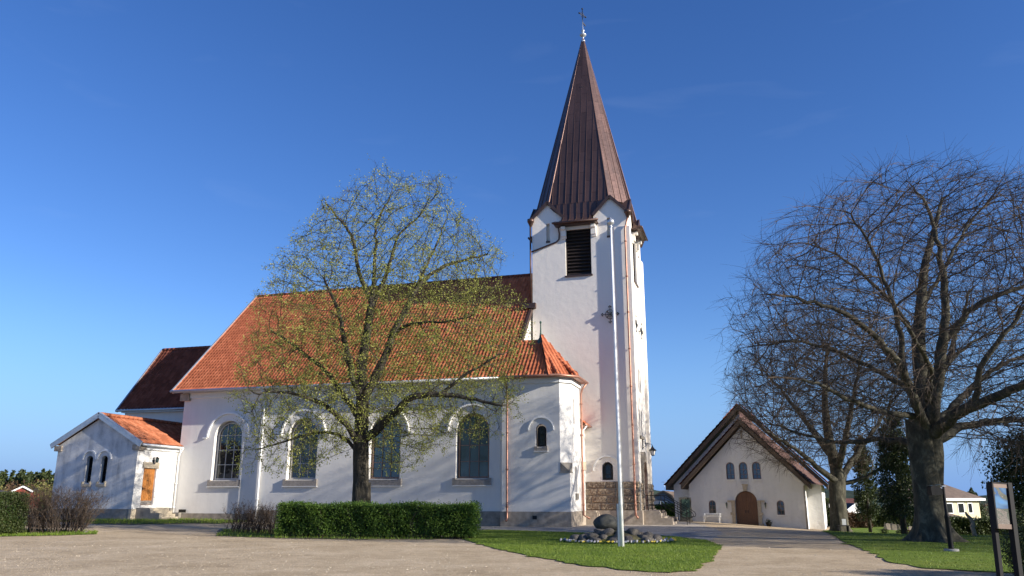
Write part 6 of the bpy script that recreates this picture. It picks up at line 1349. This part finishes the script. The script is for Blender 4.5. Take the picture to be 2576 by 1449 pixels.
M['roof_dark'] = simple('dark_roof', (.045, .038, .034), .8, var=.3, scale=2); M['roof_brownish'] = simple('brown_roof', (.14, .10, .075), .8, var=.3, scale=2); M['roof_red'] = simple('red_roof', (.20, .075, .05), .8, var=.3, scale=2)
def hz0(v_, y): return aty(1288, v_, y)[2]
# gambrel house between the tower and the chapel
Y = 150; x, _, _ = aty(1669, 1250, Y); hr_, rf = house(x, Y, 5.2, 12, 1.8, 2.75, math.radians(-16), 'paint_blue', 'roof_dark', 'blue grey house with dark gambrel roof and aerial between tower and chapel', gambrel=True, fascia='roof_dark', wins=[(-.6, 2.0, .55, .9), (.1, 2.0, .55, .9)], z0=hz0(1236, Y) - 4.6)
m = MB(); m.tube([(0, 3, 4.5), (0, 3, 6.4)], .03, 5); m.tube([(-.6, 3, 6.3), (.6, 3, 6.3)], .025, 5); m.tube([(0, 3, 5.6), (.5, 3, 5.6)], .02, 5); m.build('aerial', 'zinc', rf)
m = MB(); m.add([(.0, -.2, 4.62), (6.5, 3.0, 4.5), (7.2, 1.0, 1.75), (2.7, -.2, 1.75)], [(0, 1, 2, 3)]); m.add([(2.6, 0, -3), (7, 1.4, -3), (7, 1.4, 1.8), (2.6, 0, 1.8)], [(0, 1, 2, 3)]); m.build('side_roof', 'roof_brownish', rf)
# white gabled garage and red roof right of the smaller beech
Y = 120; x, _, _ = aty(2152, 1280, Y); house(x, Y, 3.1, 6, 1.15, .85, math.radians(22), 'trim', 'roof_dark', 'small white gabled garage above the reddish hedge', name='garage', z0=hz0(1267, Y) - 2.1, fascia='trim', over=.15)
Y = 135; x, _, _ = aty(2150, 1260, Y); house(x, Y, 7.5, 6, 1.6, 1.5, math.radians(60), 'roof_dark', 'roof_red', 'brown roofed house behind the small white garage', z0=hz0(1255, Y) - 3.2, fascia='roof_dark')
Y = 95; x, _, _ = aty(2385, 1270, Y); house(x, Y, 10.5, 8, 3.4, 2.55, math.radians(24), 'paint_yellow', 'roof_brownish', 'two storey pale yellow house with brown hipped roof right of the big beech', z0=hz0(1256, Y) - 3.3, hip=True, over=.5, wins=[(-.4, 1.7, 1.1, 1.2), (1.5, 1.7, 1.1, 1.2), (-2.4, 1.7, 1.1, 1.2), (3.2, 1.7, .8, 1.2)])
Y = 91; x, _, _ = aty(2400, 1290, Y); house(x, Y, 6.0, 4, 1.3, .9, math.radians(24), 'paint_yellow', 'roof_brownish', 'low brown roofed extension in front of the pale yellow house', name='house_extension', z0=hz0(1303, Y) - 1.6, hip=True, wins=[(-1.5, .1, 1.2, .8), (.8, .1, 1.2, .8)])
Y = 92; x, _, _ = aty(2305, 1240, Y); house(x, Y, 3.6, 6, 2.2, 1.6, math.radians(-18), 'paint_yellow', 'roof_brownish', 'grey brown roof of a house left of the big beech trunk', z0=hz0(1222, Y) - 3.9, hip=True, fascia='roof_dark')
# houses beyond the left hedge
Y = 150; x, _, _ = aty(57, 1235, Y); house(x, Y, 3.0, 8, 1.5, .8, math.radians(20), 'paint_red', 'roof_dark', 'red wooden house gable with white barge boards above the left hedge', z0=hz0(1223, Y) - 2.45, over=.25)
Y = 140; x, _, _ = aty(6, 1230, Y); house(x, Y, 4.6, 8, 1.5, 1.0, math.radians(100), 'roof_dark', 'roof_dark', 'dark hipped roof at the far left above the hedge', z0=hz0(1222, Y) - 2.5, hip=True, fascia='roof_dark')
# black framed board and pale kerb behind the path
x, y, _ = aty(2091, 1272, 60); r_ = empty('sign_board', (x, y, gz(x, y)), -.2, 'small white board in a black frame beside the chapel', 'sign board'); zc = aty(2091, 1272, 60)[2] - gz(x, y)
m = MB(); m.box(-.17, .17, -.02, .02, zc - .14, zc + .15); m.build('panel', 'trim', r_); m = MB(); m.band(rect(-.22, .22, zc - .19, zc + .2), rect(-.16, .16, zc - .13, zc + .14), lambda s, z, d: (s, -d, z), -.02, .05); m.build('frame', 'black_paint', r_); m = MB(); m.tube([(0, .04, -.2), (0, .04, zc + .1)], .03, 8); m.build('post', 'black_paint', r_)

# ================================================================== FAR TREES
def far_tree(x, y, h, w_, m, label, name, seed, kind='cone', n=700, z0=None, size=.5, group=None):
    z = gz(x, y) if z0 is None else z0; r_ = empty(name, (x, y, z), 0, label, 'tree', group); rr = np.random.default_rng(seed)
    t = MB(); t.tube([(0, 0, -1), (0, 0, h * .9)], [h * .022, .03], 6); t.build('trunk', 'bark_linden', r_)
    tt = rr.uniform(.12 if kind == 'cone' else .35, 1, n); a = rr.uniform(0, 6.283, n)
    if kind == 'cone': rad = w_ * (1.02 - tt) * rr.uniform(.3, 1, n) * (1 + .25 * np.sin(tt * h * 3.1 + seed)) ; zz = tt * h
    else: c = rr.normal(0, 1, (14, 3)); c /= np.linalg.norm(c, axis=1)[:, None]; k = rr.integers(0, 14, n); q = c[k] * .7 + rr.normal(0, .22, (n, 3)); rad = None
    P_ = np.stack([rad * np.cos(a), rad * np.sin(a), zz], 1) if kind == 'cone' else q * np.array([w_, w_, h * .36]) + np.array([0, 0, h * .62])
    v, f = leaves(P_, size, seed); npmesh('crown', v, f, m, r_)
    return r_
rr = np.random.default_rng(17); k = 0
wd = []
for i in range(330):                       # the far wood on the left reads as one mass
    y = rr.uniform(245, 330); x = -y * rr.uniform(.50, .72); h = rr.uniform(7.5, 10.8); z = gz(x, y); n = 420; tt = rr.uniform(.08, 1, n); a = rr.uniform(0, 6.283, n); rad = 1.9 * (1.03 - tt) * rr.uniform(.3, 1, n) * (1 + .3 * np.sin(tt * h * 2.2 + i))
    v, f = leaves(np.stack([x + rad * np.cos(a), y + rad * np.sin(a), z + tt * h], 1), .75, i); wd.append((v, f))
Vv, Fv = catmesh(wd); o = npmesh('conifer_wood', Vv, Fv, 'leaf_dark'); tag(o, 'far dark conifer wood on the skyline at the left', 'wood', None, 'stuff')
wd = []; wp = []
for i in range(110):
    y = rr.uniform(150, 225); x = -y * rr.uniform(.5, .72); h = rr.uniform(3.2, 6.2); z = gz(x, y); n = 260; q = rr.normal(0, 1, (n, 3)); q /= np.linalg.norm(q, axis=1)[:, None]; q = q * rr.uniform(.3, 1, (n, 1)) * np.array([2.0, 2.0, h * .45]) + np.array([x, y, z + h * .55]); v, f = leaves(q, .42, i); (wd if i % 2 else wp).append((v, f))
Vv, Fv = catmesh(wd); o = npmesh('thicket', Vv, Fv, 'leaf_pale'); tag(o, 'yellow green spring thicket below the conifer wood', 'thicket', None, 'stuff')
Vv, Fv = catmesh(wp); o = npmesh('thicket', Vv, Fv, 'leaf_twiggy') if 'leaf_twiggy' in M else npmesh('thicket', Vv, Fv, 'leaf_brown'); tag(o, 'brown leafless thicket below the conifer wood', 'thicket', None, 'stuff')
wd = []
for i in range(60):                        # trees on the low ground behind the chapel and the beeches
    x = rr.uniform(48, 190); y = rr.uniform(150, 230); h = rr.uniform(3.5, 6); z = gz(x, y); n = 200; q = rr.normal(0, 1, (n, 3)); q /= np.linalg.norm(q, axis=1)[:, None]; q = q * rr.uniform(.3, 1, (n, 1)) * np.array([2.6, 2.2, h * .45]) + np.array([x, y, z + h * .5]); v, f = leaves(q, .5, i); wd.append((v, f))
Vv, Fv = catmesh(wd); o = npmesh('thicket', Vv, Fv, 'leaf_brown'); tag(o, 'brown leafless trees far behind the beeches', 'thicket', None, 'stuff')
# third bare beech, unseen beyond the right edge, added to shade the yard
src = [o for o in bpy.data.objects if o.get('label', '').startswith('huge bare beech')][0]
house(-50, 24, 12, 9, 4.2, 3.4, math.radians(62), 'trim', 'roof_dark', 'white house with dark gabled roof beyond the left edge of the picture', wins=[(-4, 1.2, 1.3, 1.5), (-1, 1.2, 1.3, 1.5), (2.4, 1.2, 1.3, 1.5), (-.7, 4.4, 1.2, 1.3)])
c = copy_tree(src); c.location = (20.5, -7, 0); c['label'] = 'unseen bare beech added beyond the right edge to shade the yard'
